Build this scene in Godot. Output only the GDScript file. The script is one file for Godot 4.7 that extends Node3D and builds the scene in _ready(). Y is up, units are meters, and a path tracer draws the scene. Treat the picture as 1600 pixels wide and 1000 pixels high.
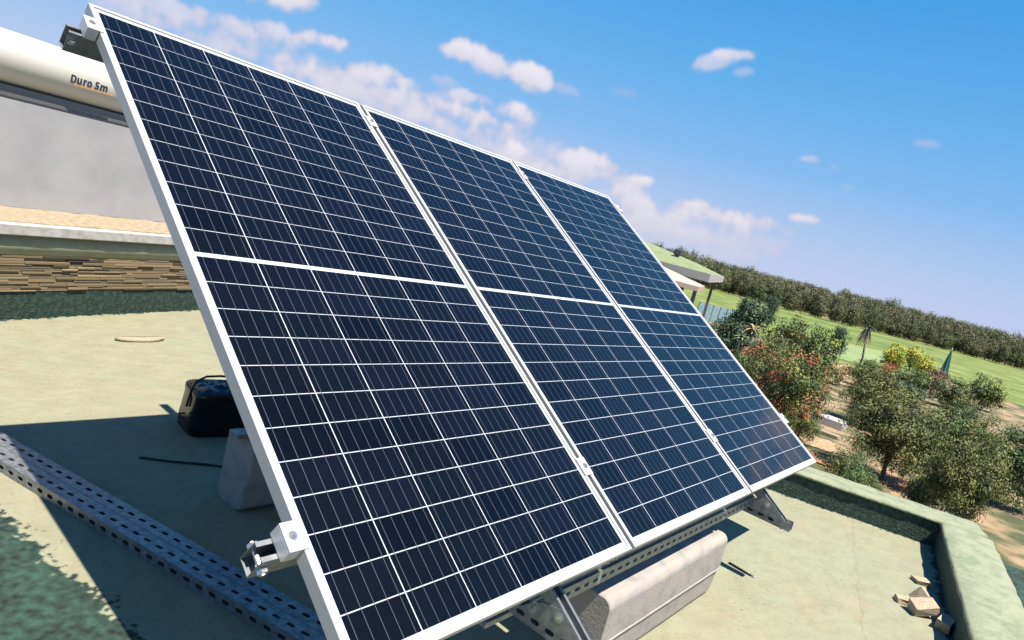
extends Node3D
# A solar array of three modules on a flat, painted roof, with a garden, a fairway and a wood beyond.

const F := 1067.85                      # focal length in photograph pixels (1600 x 1000)
const HC := 1.33                        # eye height above the roof
const CR := Vector3(0.90782, 0.25060, -0.33626)
const CU := Vector3(-0.28355, 0.95755, -0.05190)
const CB := Vector3(0.30898, 0.14246, 0.94034)
const GROUND := -3.5

# frame of the array on the roof: u along the module row, w towards the front
const O := Vector3(-2.01268, 0.0, -1.51667)
const AU := Vector3(0.32294, 0.0, -0.94642)
const AW := Vector3(0.94642, 0.0, 0.32294)
const PV := Vector3(0.78738, -0.55484, 0.26867)    # down the module slope
const PN := Vector3(0.52512, 0.83195, 0.17918)     # out of the glass
const PTOP := 1.62528
const PW := 1.002
const PH := 2.010
const GAP := 0.019

const SUN_TRAVEL := Vector3(-0.380, -1.0, -0.217)

var taken := {}
var M := {}

# ---------------------------------------------------------------- pixels to places
func ray(x: float, y: float) -> Vector3:
	return CR * ((x - 800.0) / F) - CU * ((y - 500.0) / F) - CB

func on_level(x: float, y: float, h: float) -> Vector3:
	var d := ray(x, y)
	return Vector3(0, HC, 0) + d * ((h - HC) / d.y)

func gp(x: float, y: float) -> Vector3:
	return on_level(x, y, GROUND)

func arr(u: float, h: float, w: float) -> Vector3:
	return O + AU * u + AW * w + Vector3(0, h, 0)

# ---------------------------------------------------------------- mesh collector
class MB:
	var st := SurfaceTool.new()
	var tinted := false
	var col := Color.WHITE
	func _init(smooth := false):
		st.begin(Mesh.PRIMITIVE_TRIANGLES)
		st.set_smooth_group(0 if smooth else -1)
	func v(p: Vector3):
		if tinted: st.set_color(col)
		st.add_vertex(p)
	func tri(a: Vector3, b: Vector3, c: Vector3):
		v(a); v(b); v(c)
	func quad(a: Vector3, b: Vector3, c: Vector3, d: Vector3):   # counter-clockwise from outside
		tri(a, c, b); tri(a, d, c)
	func box(c: Vector3, s: Vector3, b := Basis.IDENTITY):
		var x := b.x * s.x * 0.5
		var y := b.y * s.y * 0.5
		var z := b.z * s.z * 0.5
		for f in [[x, y, z], [-x, z, y], [y, z, x], [-y, x, z], [z, x, y], [-z, y, x]]:
			var n: Vector3 = f[0]
			var p: Vector3 = f[1]
			var q: Vector3 = f[2]
			quad(c + n - p - q, c + n + p - q, c + n + p + q, c + n - p + q)
	func bar(a: Vector3, b: Vector3, wide: float, tall: float, upv := Vector3.UP):
		var d := (b - a).normalized()
		var s := d.cross(upv).normalized()
		var t := s.cross(d)
		box((a + b) * 0.5, Vector3((b - a).length(), tall, wide), Basis(d, t, s))
	func bevel_box(c: Vector3, s: Vector3, e: float, b := Basis.IDENTITY):
		# box with chamfered edges
		var h := s * 0.5
		var p := func(x: float, y: float, z: float) -> Vector3: return c + b * Vector3(x, y, z)
		for a in 3:
			for sg in [-1.0, 1.0]:
				var i := (a + 1) % 3
				var j := (a + 2) % 3
				var pts: Array[Vector3] = []
				for k in [[-1, -1], [1, -1], [1, 1], [-1, 1]]:
					var w := Vector3.ZERO
					w[a] = sg * h[a]
					w[i] = k[0] * (h[i] - e)
					w[j] = k[1] * (h[j] - e)
					pts.append(c + b * w)
				if sg > 0: quad(pts[0], pts[1], pts[2], pts[3])
				else: quad(pts[3], pts[2], pts[1], pts[0])
		for a in 3:
			var i := (a + 1) % 3
			var j := (a + 2) % 3
			for k in [[1, 1], [-1, 1], [-1, -1], [1, -1]]:
				var pts: Array[Vector3] = []
				for q in [[-1, 0], [1, 0], [1, 1], [-1, 1]]:
					var w := Vector3.ZERO
					w[a] = q[0] * (h[a] - e)
					w[i] = k[0] * (h[i] - (e if q[1] == 1 else 0.0))
					w[j] = k[1] * (h[j] - (0.0 if q[1] == 1 else e))
					pts.append(c + b * w)
				if k[0] * k[1] > 0: quad(pts[0], pts[1], pts[2], pts[3])
				else: quad(pts[3], pts[2], pts[1], pts[0])
		for sx in [-1, 1]:
			for sy in [-1, 1]:
				for sz in [-1, 1]:
					var a1 := c + b * Vector3(sx * h.x, sy * (h.y - e), sz * (h.z - e))
					var a2 := c + b * Vector3(sx * (h.x - e), sy * h.y, sz * (h.z - e))
					var a3 := c + b * Vector3(sx * (h.x - e), sy * (h.y - e), sz * h.z)
					if sx * sy * sz > 0: tri(a1, a3, a2)
					else: tri(a1, a2, a3)
	func extrude(poly: PackedVector2Array, a: Vector3, along: Vector3, px: Vector3, py: Vector3, caps := true):
		# closed outline in (px, py), swept from a by along
		var n := poly.size()
		var flip := (px.cross(py)).dot(along) < 0.0
		var cw := Geometry2D.is_polygon_clockwise(poly)
		for i in n:
			var p := poly[i]
			var q := poly[(i + 1) % n]
			var p0 := a + px * p.x + py * p.y
			var q0 := a + px * q.x + py * q.y
			if flip == cw: quad(p0, q0, q0 + along, p0 + along)
			else: quad(q0, p0, p0 + along, q0 + along)
		if caps:
			var t := Geometry2D.triangulate_polygon(poly)
			for k in range(0, t.size(), 3):
				var x := a + px * poly[t[k]].x + py * poly[t[k]].y
				var y := a + px * poly[t[k + 1]].x + py * poly[t[k + 1]].y
				var z := a + px * poly[t[k + 2]].x + py * poly[t[k + 2]].y
				tri(x, y, z)
				tri(x + along, z + along, y + along)
	func tube(pts: Array, r0: float, r1: float, sides := 8, caps := true):
		var n := pts.size()
		var rings := []
		var ref := Vector3.UP
		for i in n:
			var d: Vector3 = (pts[min(i + 1, n - 1)] - pts[max(i - 1, 0)]).normalized()
			if i == 0: ref = Vector3.RIGHT if abs(d.y) > 0.8 else Vector3.UP
			var s := d.cross(ref).normalized()
			var t := s.cross(d).normalized()
			ref = t
			var r: float = lerp(r0, r1, float(i) / max(1, n - 1))
			var ring := []
			for k in sides:
				var a := TAU * k / sides
				ring.append(pts[i] + s * cos(a) * r + t * sin(a) * r)
			rings.append(ring)
		for i in n - 1:
			for k in sides:
				var k2 := (k + 1) % sides
				quad(rings[i][k], rings[i][k2], rings[i + 1][k2], rings[i + 1][k])
		if caps:
			for k in range(1, sides - 1):
				tri(rings[0][0], rings[0][k], rings[0][k + 1])
				tri(rings[n - 1][0], rings[n - 1][k + 1], rings[n - 1][k])
	func done() -> ArrayMesh:
		st.generate_normals()
		return st.commit()

# ---------------------------------------------------------------- naming and tagging
func numbered(called: String) -> String:
	var k: int = taken.get(called, 0)
	taken[called] = k + 1
	return called if k == 0 else "%s_%03d" % [called, k]

func tag(o: Node, label: String, category: String, group := ""):
	o.set_meta("label", label)
	o.set_meta("category", category)
	if group != "": o.set_meta("group", group)

func thing(called: String, label: String, category: String, at: Vector3, basis3 := Basis.IDENTITY, group := "") -> Node3D:
	var o := Node3D.new()
	o.name = numbered(called)
	o.transform = Transform3D(basis3, at)
	add_child(o)
	tag(o, label, category, group)
	return o

func part(called: String, mesh: Mesh, m: Material, parent: Node, at := Vector3.ZERO) -> MeshInstance3D:
	var o := MeshInstance3D.new()
	o.name = called
	o.mesh = mesh
	o.material_override = m
	o.position = at
	parent.add_child(o, true)
	return o

func structure(called: String, mesh: Mesh, m: Material) -> MeshInstance3D:
	var o := part(numbered(called), mesh, m, self)
	o.set_meta("kind", "structure")
	return o

func stuff(o: Node):
	o.set_meta("kind", "stuff")

# ---------------------------------------------------------------- materials
func lin(r: float, g: float, b: float) -> Color:
	return Color(r, g, b).linear_to_srgb()

func noise(seed_: int, freq: float, oct := 4, kind := FastNoiseLite.TYPE_SIMPLEX_SMOOTH) -> FastNoiseLite:
	var n := FastNoiseLite.new()
	n.seed = seed_
	n.noise_type = kind
	n.frequency = freq
	n.fractal_octaves = oct
	return n

func ramp(stops: Array) -> Gradient:
	var g := Gradient.new()
	var o := PackedFloat32Array()
	var c := PackedColorArray()
	for s in stops:
		o.append(s[0])
		c.append(lin(s[1], s[2], s[3]))
	g.offsets = o
	g.colors = c
	return g

func ntex(seed_: int, freq: float, stops: Array, size := 512, oct := 5) -> NoiseTexture2D:
	var t := NoiseTexture2D.new()
	t.width = size
	t.height = size
	t.seamless = true
	t.noise = noise(seed_, freq, oct)
	if stops.size() > 0: t.color_ramp = ramp(stops)
	return t

func ntex_normal(seed_: int, freq: float, strength: float, size := 512, oct := 5) -> NoiseTexture2D:
	var t := ntex(seed_, freq, [], size, oct)
	t.as_normal_map = true
	t.bump_strength = strength
	return t

func mat(c: Color, rough: float, metal := 0.0) -> StandardMaterial3D:
	var m := StandardMaterial3D.new()
	m.albedo_color = c
	m.roughness = rough
	m.metallic = metal
	return m

func triplanar(m: StandardMaterial3D, tex: Texture2D, scale: float, nrm: Texture2D = null, nscale := 1.0) -> StandardMaterial3D:
	m.albedo_color = Color.WHITE
	m.albedo_texture = tex
	m.uv1_triplanar = true
	m.uv1_world_triplanar = true
	m.uv1_scale = Vector3.ONE * scale
	if nrm:
		m.normal_enabled = true
		m.normal_texture = nrm
		m.normal_scale = nscale
	return m

func leaf_mat(rough := 0.6, back := 0.12) -> StandardMaterial3D:
	var m := mat(Color.WHITE, rough)
	m.vertex_color_use_as_albedo = true
	m.cull_mode = BaseMaterial3D.CULL_DISABLED
	m.backlight_enabled = true
	m.backlight = Color(back, back, back * 0.4)
	return m

func make_materials():
	M.frame = mat(lin(0.40, 0.40, 0.41), 0.38, 0.0)
	M.backsheet = mat(lin(0.40, 0.44, 0.50), 0.5)
	M.cells = []
	for k in 5:
		var b: float = [0.6, 1.0, 1.35, 0.8, 1.15][k]
		M.cells.append(mat(lin(0.0019 * b * (1.25 if k == 3 else 1.0), 0.0023 * b * (1.0 + 0.25 * (k % 2)), 0.0052 * b), 0.4))
		M.cells[k].metallic_specular = 0.12
	M.ribbon = mat(lin(0.075, 0.082, 0.10), 0.45, 0.2)
	var g := mat(Color(0.25, 0.23, 0.2, 0.006), 0.06)
	g.transparency = BaseMaterial3D.TRANSPARENCY_ALPHA
	g.metallic_specular = 0.42
	g.roughness_texture = ntex(6, 0.01, [[0.2, 0.5, 0.5, 0.5], [0.8, 1.0, 1.0, 1.0]], 256)
	g.uv1_triplanar = true
	g.uv1_scale = Vector3.ONE * 0.7
	M.glass = g
	M.zinc = triplanar(mat(Color.WHITE, 0.42, 0.6), ntex(5, 0.02, [[0.2, 0.17, 0.185, 0.20], [0.5, 0.23, 0.245, 0.26], [0.8, 0.29, 0.305, 0.32]]), 3.0)
	M.clamp = mat(lin(0.60, 0.59, 0.58), 0.36, 0.2)
	M.bolt = mat(lin(0.5, 0.5, 0.5), 0.3, 0.9)
	M.concrete = triplanar(mat(Color.WHITE, 0.92), ntex(11, 0.012, [[0.2, 0.22, 0.205, 0.197], [0.45, 0.272, 0.256, 0.248], [0.6, 0.287, 0.267, 0.252], [0.85, 0.312, 0.275, 0.240]], 512, 6), 1.6, ntex_normal(12, 0.09, 4.0), 0.22)
	M.rubble = triplanar(mat(Color.WHITE, 0.95), ntex(14, 0.03, [[0.2, 0.24, 0.195, 0.14], [0.5, 0.33, 0.275, 0.20], [0.8, 0.39, 0.325, 0.24]]), 4.0, ntex_normal(15, 0.06, 6.0), 0.7)
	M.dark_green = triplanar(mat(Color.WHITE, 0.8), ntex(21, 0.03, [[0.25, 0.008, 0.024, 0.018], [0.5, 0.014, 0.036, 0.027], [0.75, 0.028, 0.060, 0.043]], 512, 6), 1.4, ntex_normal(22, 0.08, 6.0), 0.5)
	M.pale_green = triplanar(mat(Color.WHITE, 0.85), ntex(23, 0.015, [[0.25, 0.165, 0.19, 0.125], [0.5, 0.205, 0.228, 0.152], [0.75, 0.23, 0.245, 0.172]], 512, 6), 0.9, ntex_normal(24, 0.06, 4.0), 0.5)
	M.fascia_green = triplanar(mat(Color.WHITE, 0.85), ntex(25, 0.012, [[0.25, 0.23, 0.24, 0.16], [0.6, 0.28, 0.285, 0.20], [0.8, 0.245, 0.24, 0.16]]), 0.8)
	M.white_paint = triplanar(mat(Color.WHITE, 0.7), ntex(26, 0.02, [[0.2, 0.31, 0.295, 0.27], [0.5, 0.38, 0.37, 0.355], [0.8, 0.42, 0.41, 0.40]]), 1.2)
	M.cream = triplanar(mat(Color.WHITE, 0.9), ntex(27, 0.025, [[0.2, 0.21, 0.165, 0.105], [0.5, 0.27, 0.215, 0.145], [0.8, 0.31, 0.26, 0.185]]), 1.5)
	M.grey_plaster = triplanar(mat(Color.WHITE, 0.9), ntex(28, 0.008, [[0.2, 0.29, 0.29, 0.31], [0.5, 0.315, 0.315, 0.335], [0.8, 0.335, 0.335, 0.35]]), 0.6)
	M.stone = leaf_mat(0.95, 0.0)
	M.stone.backlight_enabled = false
	M.tank = mat(lin(0.48, 0.465, 0.42), 0.3)
	M.dark_metal = mat(lin(0.05, 0.05, 0.055), 0.5, 0.3)
	M.grey_metal = mat(lin(0.16, 0.16, 0.165), 0.5, 0.4)
	M.ink = mat(lin(0.02, 0.02, 0.04), 0.6)
	M.orange = mat(lin(0.55, 0.28, 0.10), 0.6)
	M.black_plastic = mat(lin(0.008, 0.008, 0.010), 0.22)
	M.black_wire = mat(lin(0.01, 0.01, 0.012), 0.45)
	M.leaf = leaf_mat()
	M.bark = triplanar(mat(Color.WHITE, 0.95), ntex(31, 0.04, [[0.2, 0.05, 0.04, 0.03], [0.5, 0.10, 0.08, 0.06], [0.8, 0.16, 0.13, 0.10]], 256), 2.0)
	M.ground = triplanar(mat(Color.WHITE, 1.0), ntex(41, 0.012, [[0.22, 0.05, 0.06, 0.025], [0.42, 0.10, 0.095, 0.045], [0.58, 0.22, 0.16, 0.09], [0.8, 0.28, 0.20, 0.12]], 1024, 6), 0.05)
	M.soil = triplanar(mat(Color.WHITE, 1.0), ntex(42, 0.02, [[0.2, 0.23, 0.16, 0.095], [0.5, 0.30, 0.215, 0.135], [0.8, 0.35, 0.26, 0.17]]), 0.4)
	M.red_soil = triplanar(mat(Color.WHITE, 1.0), ntex(43, 0.02, [[0.2, 0.25, 0.12, 0.06], [0.5, 0.34, 0.17, 0.09], [0.8, 0.38, 0.21, 0.12]]), 0.4)
	M.fairway = triplanar(mat(Color.WHITE, 1.0), ntex(44, 0.015, [[0.25, 0.085, 0.125, 0.020], [0.5, 0.125, 0.160, 0.033], [0.75, 0.170, 0.195, 0.056]]), 0.02)
	M.rough_grass = triplanar(mat(Color.WHITE, 1.0), ntex(45, 0.02, [[0.25, 0.06, 0.11, 0.02], [0.5, 0.085, 0.135, 0.025], [0.75, 0.11, 0.16, 0.035]]), 0.03)
	M.green_turf = triplanar(mat(Color.WHITE, 1.0), ntex(46, 0.02, [[0.25, 0.15, 0.205, 0.085], [0.5, 0.175, 0.23, 0.095], [0.75, 0.20, 0.255, 0.115]]), 0.03)
	M.roof_paint = triplanar(mat(Color.WHITE, 0.85), ntex(47, 0.02, [[0.25, 0.15, 0.185, 0.09], [0.5, 0.175, 0.21, 0.105], [0.75, 0.195, 0.23, 0.12]]), 0.2)
	M.fascia_grey = mat(lin(0.25, 0.255, 0.25), 0.7)
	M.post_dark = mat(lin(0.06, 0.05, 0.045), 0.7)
	M.pink_roof = mat(lin(0.42, 0.32, 0.27), 0.8)
	M.pale_blue = triplanar(mat(Color.WHITE, 0.6), ntex(48, 0.03, [[0.25, 0.10, 0.20, 0.26], [0.5, 0.20, 0.32, 0.38], [0.75, 0.34, 0.42, 0.46]]), 0.5)
	M.teal_cloth = mat(lin(0.03, 0.13, 0.10), 0.85)
	M.dark_stone = triplanar(mat(Color.WHITE, 0.95), ntex(49, 0.03, [[0.25, 0.03, 0.03, 0.03], [0.5, 0.07, 0.065, 0.06], [0.75, 0.14, 0.13, 0.12]]), 1.0)

# ---------------------------------------------------------------- sky
func make_sky() -> PanoramaSkyMaterial:
	var W := 2048
	var H := 1024
	var top := [0.020, 0.185, 0.56]
	# air by elevation (degrees): display-linear colours seen in the photograph
	var stops := [[-6.0, 0.42, 0.46, 0.58], [0.0, 0.56, 0.63, 0.84], [4.0, 0.45, 0.59, 0.86], [9.0, 0.235, 0.50, 0.87], [15.0, 0.125, 0.43, 0.84], [23.0, 0.055, 0.335, 0.77], [40.0, 0.028, 0.22, 0.60], [90.0, 0.014, 0.11, 0.37]]
	# clouds: centre, half length, half height in photograph pixels, tilt, cover
	var clouds := [
		[735, 82, 70, 17, 10, 1.0], [775, 102, 92, 22, 22, 1.0], [700, 74, 34, 10, 5, 0.8], [825, 122, 42, 26, 25, 1.0], [880, 140, 26, 10, 20, 0.35],
		[512, 66, 56, 15, 14, 1.0], [480, 58, 22, 14, 0, 0.9], [440, 2, 66, 16, 2, 1.0], [425, 52, 60, 18, 22, 0.8], [360, 40, 70, 18, 25, 0.75],
		[250, 15, 110, 26, 25, 0.62], [180, 10, 90, 30, 20, 0.55], [330, 70, 130, 28, 22, 0.7], [460, 112, 110, 28, 22, 0.85], [595, 128, 58, 26, 18, 0.95], [640, 165, 60, 30, 20, 0.8], [550, 140, 80, 25, 22, 0.7],
		[690, 128, 24, 12, 15, 0.4], [722, 152, 22, 13, 15, 0.8], [798, 172, 52, 17, 16, 1.0], [745, 190, 62, 22, 18, 0.9], [690, 195, 70, 24, 18, 0.75], [660, 150, 12, 8, 10, 0.6],
		[800, 238, 27, 20, 20, 1.0], [770, 235, 60, 22, 18, 0.7], [915, 262, 62, 30, 14, 0.95], [850, 270, 60, 25, 16, 0.8], [1003, 284, 24, 11, 8, 1.0], [985, 315, 40, 26, 20, 0.85], [1000, 345, 60, 22, 15, 0.6], [1055, 345, 16, 10, 10, 0.6],
		[1085, 322, 30, 13, 10, 1.0], [1150, 345, 82, 21, 10, 1.0], [1254, 343, 26, 9, 8, 0.95], [1085, 372, 40, 14, 12, 0.5], [1180, 375, 70, 14, 12, 0.35],
		[1150, 86, 30, 9, 5, 0.85], [1115, 100, 34, 15, -10, 0.7], [1162, 113, 20, 7, 0, 0.4], [1267, 250, 16, 7, 5, 0.6], [1307, 261, 11, 6, 0, 0.45], [1450, 226, 24, 8, 5, 0.35], [980, 147, 24, 8, 10, 0.2], [1325, 292, 7, 4, 0, 0.3],
		[420, 95, 230, 46, 22, 0.42], [640, 175, 200, 46, 20, 0.45], [840, 250, 190, 44, 18, 0.45], [1040, 365, 150, 44, 14, 0.5], [930, 320, 120, 34, 16, 0.5]]
	var big := noise(3, 2.2, 5)
	var fine := noise(4, 14.0, 5)
	var wide := noise(9, 1.5, 4)
	var wisp := noise(10, 30.0, 5)
	var shred := noise(13, 65.0, 4)
	var data := PackedByteArray()
	data.resize(W * H * 3)
	var gain := 1.0 / EXPOSE
	for j in H:
		var el := 90.0 - (j + 0.5) * 180.0 / H
		var c := Vector3(0.16, 0.16, 0.11)
		if el >= -6.0:
			for s in stops.size() - 1:
				if el <= stops[s + 1][0]:
					var t: float = (el - stops[s][0]) / (stops[s + 1][0] - stops[s][0])
					c = Vector3(stops[s][1], stops[s][2], stops[s][3]).lerp(Vector3(stops[s + 1][1], stops[s + 1][2], stops[s + 1][3]), t)
					break
		var plain := Color(c.x * gain, c.y * gain, c.z * gain).linear_to_srgb()
		var cosel := cos(deg_to_rad(el))
		var y := sin(deg_to_rad(el))
		for i in W:
			var out := plain
			if el > -0.5 and el < 75.0:
				var az := (i + 0.5) / W * TAU
				var d := Vector3(sin(az) * cosel, y, -cos(az) * cosel)
				var a := 0.0
				var thick := 0.0
				var z := -d.dot(CB)
				var inside := false
				if z > 0.3:
					var px := 800.0 + F * d.dot(CR) / z
					var py := 500.0 - F * d.dot(CU) / z
					if px > -220.0 and px < 1820.0 and py > -160.0 and py < 700.0:
						inside = true
						var n1 := fine.get_noise_3dv(d) * 1.0 + big.get_noise_3dv(d * 6.0) * 0.45 + wisp.get_noise_3dv(d) * 0.8 + shred.get_noise_3dv(d) * 0.4
						for q in clouds:
							var dx: float = px - q[0]
							var dy: float = py - q[1]
							if abs(dx) > q[2] * 1.9 + 30.0 or abs(dy) > q[2] * 1.2 + 40.0: continue
							var ang: float = deg_to_rad(q[4])
							var ex: float = (dx * cos(ang) + dy * sin(ang)) / q[2]
							var ey: float = (dy * cos(ang) - dx * sin(ang)) / q[3]
							var e := 1.0 - ex * ex - ey * ey + n1 * 1.0
							var f: float = smoothstep(-0.1, lerpf(0.6, 1.6, smoothstep(-0.5, 0.9, ey)), e) * q[5]
							a = 1.0 - (1.0 - a) * (1.0 - f)
							thick = max(thick, (0.75 - 0.55 * ey) * q[5] * clampf(e, 0.0, 1.0))
				if not inside:
					var s := d / (y + 0.22)
					var w := wide.get_noise_3d(s.x * 1.1, 0.0, s.z * 1.1) + 0.45 * fine.get_noise_3d(s.x * 0.35, 3.0, s.z * 0.35)
					a = smoothstep(0.22, 0.6, w) * 0.85 * smoothstep(34.0, 14.0, el)
					thick = w * 1.5
				if a > 0.003:
					var lit := clampf(0.25 + thick * 0.75, 0.0, 1.0)
					var k := Vector3(0.52, 0.51, 0.66).lerp(Vector3(0.88, 0.83, 0.90), lit)
					var m := c.lerp(k, a * 0.92)
					out = Color(m.x * gain, m.y * gain, m.z * gain).linear_to_srgb()
			var at := (j * W + i) * 3
			data[at] = clampi(int(out.r * 255.0 + 0.5), 0, 255)
			data[at + 1] = clampi(int(out.g * 255.0 + 0.5), 0, 255)
			data[at + 2] = clampi(int(out.b * 255.0 + 0.5), 0, 255)
	var img := Image.create_from_data(W, H, false, Image.FORMAT_RGB8, data)
	var pm := PanoramaSkyMaterial.new()
	pm.panorama = ImageTexture.create_from_image(img)
	return pm

const EXPOSE := 2.2

func _ready():
	# ---- camera
	var cam := Camera3D.new()
	cam.name = "camera"
	cam.fov = 50.181
	cam.near = 0.05
	cam.far = 4000.0
	cam.transform = Transform3D(Basis(CR, CU, CB).orthonormalized(), Vector3(0, HC, 0))
	add_child(cam)
	cam.current = true
	# ---- sky and exposure
	var env := Environment.new()
	env.background_mode = Environment.BG_SKY
	var sky := Sky.new()
	sky.sky_material = make_sky()
	env.sky = sky
	env.tonemap_mode = Environment.TONE_MAPPER_LINEAR
	env.tonemap_exposure = EXPOSE
	env.sdfgi_enabled = true
	env.ssao_enabled = true
	env.ssil_enabled = true
	var we := WorldEnvironment.new()
	we.name = "world_environment"
	we.environment = env
	add_child(we)
	# ---- sun
	var sun := DirectionalLight3D.new()
	sun.name = "sun"
	sun.light_energy = 1.6
	sun.light_color = Color(1.0, 0.965, 0.90)
	sun.light_angular_distance = 0.5
	sun.shadow_enabled = true
	add_child(sun)
	sun.look_at_from_position(-SUN_TRAVEL * 10.0, Vector3.ZERO, Vector3.UP)

	make_materials()
	build_roof()
	build_upper_wall()
	build_land()
	build_pavilion()
	build_array()
	build_loose_things()
	build_garden()
	build_forest()

# ---------------------------------------------------------------- roof
func build_roof():
	# painted screed: faded yellow green with mint patches, stains, and the dark upstand paint lapping onto it
	var S := 1400
	var x0 := -4.3
	var z0 := -5.1
	var span := 7.0
	var n1 := noise(51, 0.9, 5)
	var n2 := noise(52, 5.0, 5)
	var n3 := noise(53, 26.0, 4)
	var n4 := noise(54, 2.2, 3)
	var data := PackedByteArray()
	data.resize(S * S * 3)
	var base := Vector3(0.219, 0.214, 0.144)
	var mint := Vector3(0.206, 0.219, 0.152)
	var pink := Vector3(0.245, 0.200, 0.140)
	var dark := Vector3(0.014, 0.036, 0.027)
	for j in S:
		var z := z0 + (j + 0.5) / S * span
		for i in S:
			var x := x0 + (i + 0.5) / S * span
			var a := n1.get_noise_2d(x, z)
			var b := n2.get_noise_2d(x, z)
			var d := n3.get_noise_2d(x, z)
			var c := base.lerp(mint, clampf(0.30 + a * 0.8 + b * 0.4 + clampf((x + 0.6) * 0.12, -0.2, 0.2), 0.0, 1.0))
			c = c.lerp(pink, clampf(n4.get_noise_2d(x + 9.0, z) * 1.1 - 0.2, 0.0, 0.5))
			c *= 1.0 + 0.10 * b + 0.09 * d
			if d > 0.42: c = c * (1.0 - (d - 0.42) * 1.6)
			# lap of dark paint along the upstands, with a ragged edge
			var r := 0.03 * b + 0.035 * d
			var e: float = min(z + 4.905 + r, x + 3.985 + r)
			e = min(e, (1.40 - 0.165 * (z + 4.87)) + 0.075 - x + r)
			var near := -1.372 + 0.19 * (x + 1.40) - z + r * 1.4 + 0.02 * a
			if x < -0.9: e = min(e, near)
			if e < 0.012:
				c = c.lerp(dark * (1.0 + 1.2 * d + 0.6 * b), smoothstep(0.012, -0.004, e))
			# hairline cracks with rusty edges
			var cx := 0.985 - 0.105 * (z + 4.67) * 0.9 + 0.02 * n2.get_noise_2d(3.0, z) + 0.004 * d
			if absf(x - cx) < 0.006 and z < -1.5: c = c.lerp(Vector3(0.17, 0.12, 0.085), 0.5 * (1.0 - absf(x - cx) / 0.006))
			var cz := -4.25 + 0.22 * (x - 0.9) + 0.015 * n2.get_noise_2d(x, 7.0)
			if x > 0.98 and absf(z - cz) < 0.005: c = c.lerp(Vector3(0.21, 0.17, 0.11), 0.6)
			var q := Color(clampf(c.x, 0.004, 1.0), clampf(c.y, 0.004, 1.0), clampf(c.z, 0.004, 1.0)).linear_to_srgb()
			var at := (j * S + i) * 3
			data[at] = int(q.r * 255.0)
			data[at + 1] = int(q.g * 255.0)
			data[at + 2] = int(q.b * 255.0)
	var img := Image.create_from_data(S, S, false, Image.FORMAT_RGB8, data)
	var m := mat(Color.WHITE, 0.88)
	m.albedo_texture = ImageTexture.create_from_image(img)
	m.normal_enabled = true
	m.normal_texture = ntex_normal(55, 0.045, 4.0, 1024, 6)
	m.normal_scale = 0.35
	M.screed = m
	# the floor: a gently uneven sheet
	var st := SurfaceTool.new()
	st.begin(Mesh.PRIMITIVE_TRIANGLES)
	var N := 70
	var flat := noise(56, 0.6, 2)
	var p := func(i: int, j: int) -> Vector3:
		var x := x0 + span * i / N
		var z := z0 + span * j / N
		return Vector3(x, 0.004 * flat.get_noise_2d(x, z), z)
	for j in N:
		for i in N:
			for k in [[0, 0], [1, 0], [1, 1], [0, 0], [1, 1], [0, 1]]:
				var v: Vector3 = p.call(i + k[0], j + k[1])
				st.set_uv(Vector2((v.x - x0) / span, (v.z - z0) / span))
				st.add_vertex(v)
	st.generate_normals()
	st.generate_tangents()
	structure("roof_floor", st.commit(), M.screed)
	# parapets
	var fr := thing("parapet_wall", "low green parapet with pale top edging the roof before the garden", "parapet", Vector3(0, 0, -4.92))
	var b := MB.new()
	b.box(Vector3(-1.2, 0.075, -0.13), Vector3(5.9, 0.18, 0.258))
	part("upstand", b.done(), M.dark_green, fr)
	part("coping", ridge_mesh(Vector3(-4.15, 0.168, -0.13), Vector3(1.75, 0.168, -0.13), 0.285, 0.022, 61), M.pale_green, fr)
	var d2 := Vector3(-0.165, 0, 1.0).normalized()
	var side := thing("parapet_wall", "dark green side parapet meeting the roof corner beside the rubble", "parapet", Vector3(1.475, 0, -4.87))
	var b2 := MB.new()
	b2.bar(Vector3(0.15, 0.075, -0.02), Vector3(0.15, 0.075, -0.02) + d2 * 6.6, 0.258, 0.18)
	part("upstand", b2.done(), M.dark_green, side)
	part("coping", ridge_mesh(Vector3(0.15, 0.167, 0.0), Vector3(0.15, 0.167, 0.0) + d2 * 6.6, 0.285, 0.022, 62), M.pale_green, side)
	# the storey under the roof
	var hb := thing("house", "storey below the flat roof carrying the solar panels", "house", Vector3(0, GROUND, 0))
	var b3 := MB.new()
	b3.box(Vector3(-4.0, 1.70, -0.55), Vector3(10.6, 3.40, 9.0))
	part("wall", b3.done(), M.white_paint, hb)
	var b4 := MB.new()
	b4.box(Vector3(-4.0, 3.44, -0.55), Vector3(10.9, 0.08, 9.26))
	part("roof_slab", b4.done(), M.fascia_green, hb)

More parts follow.
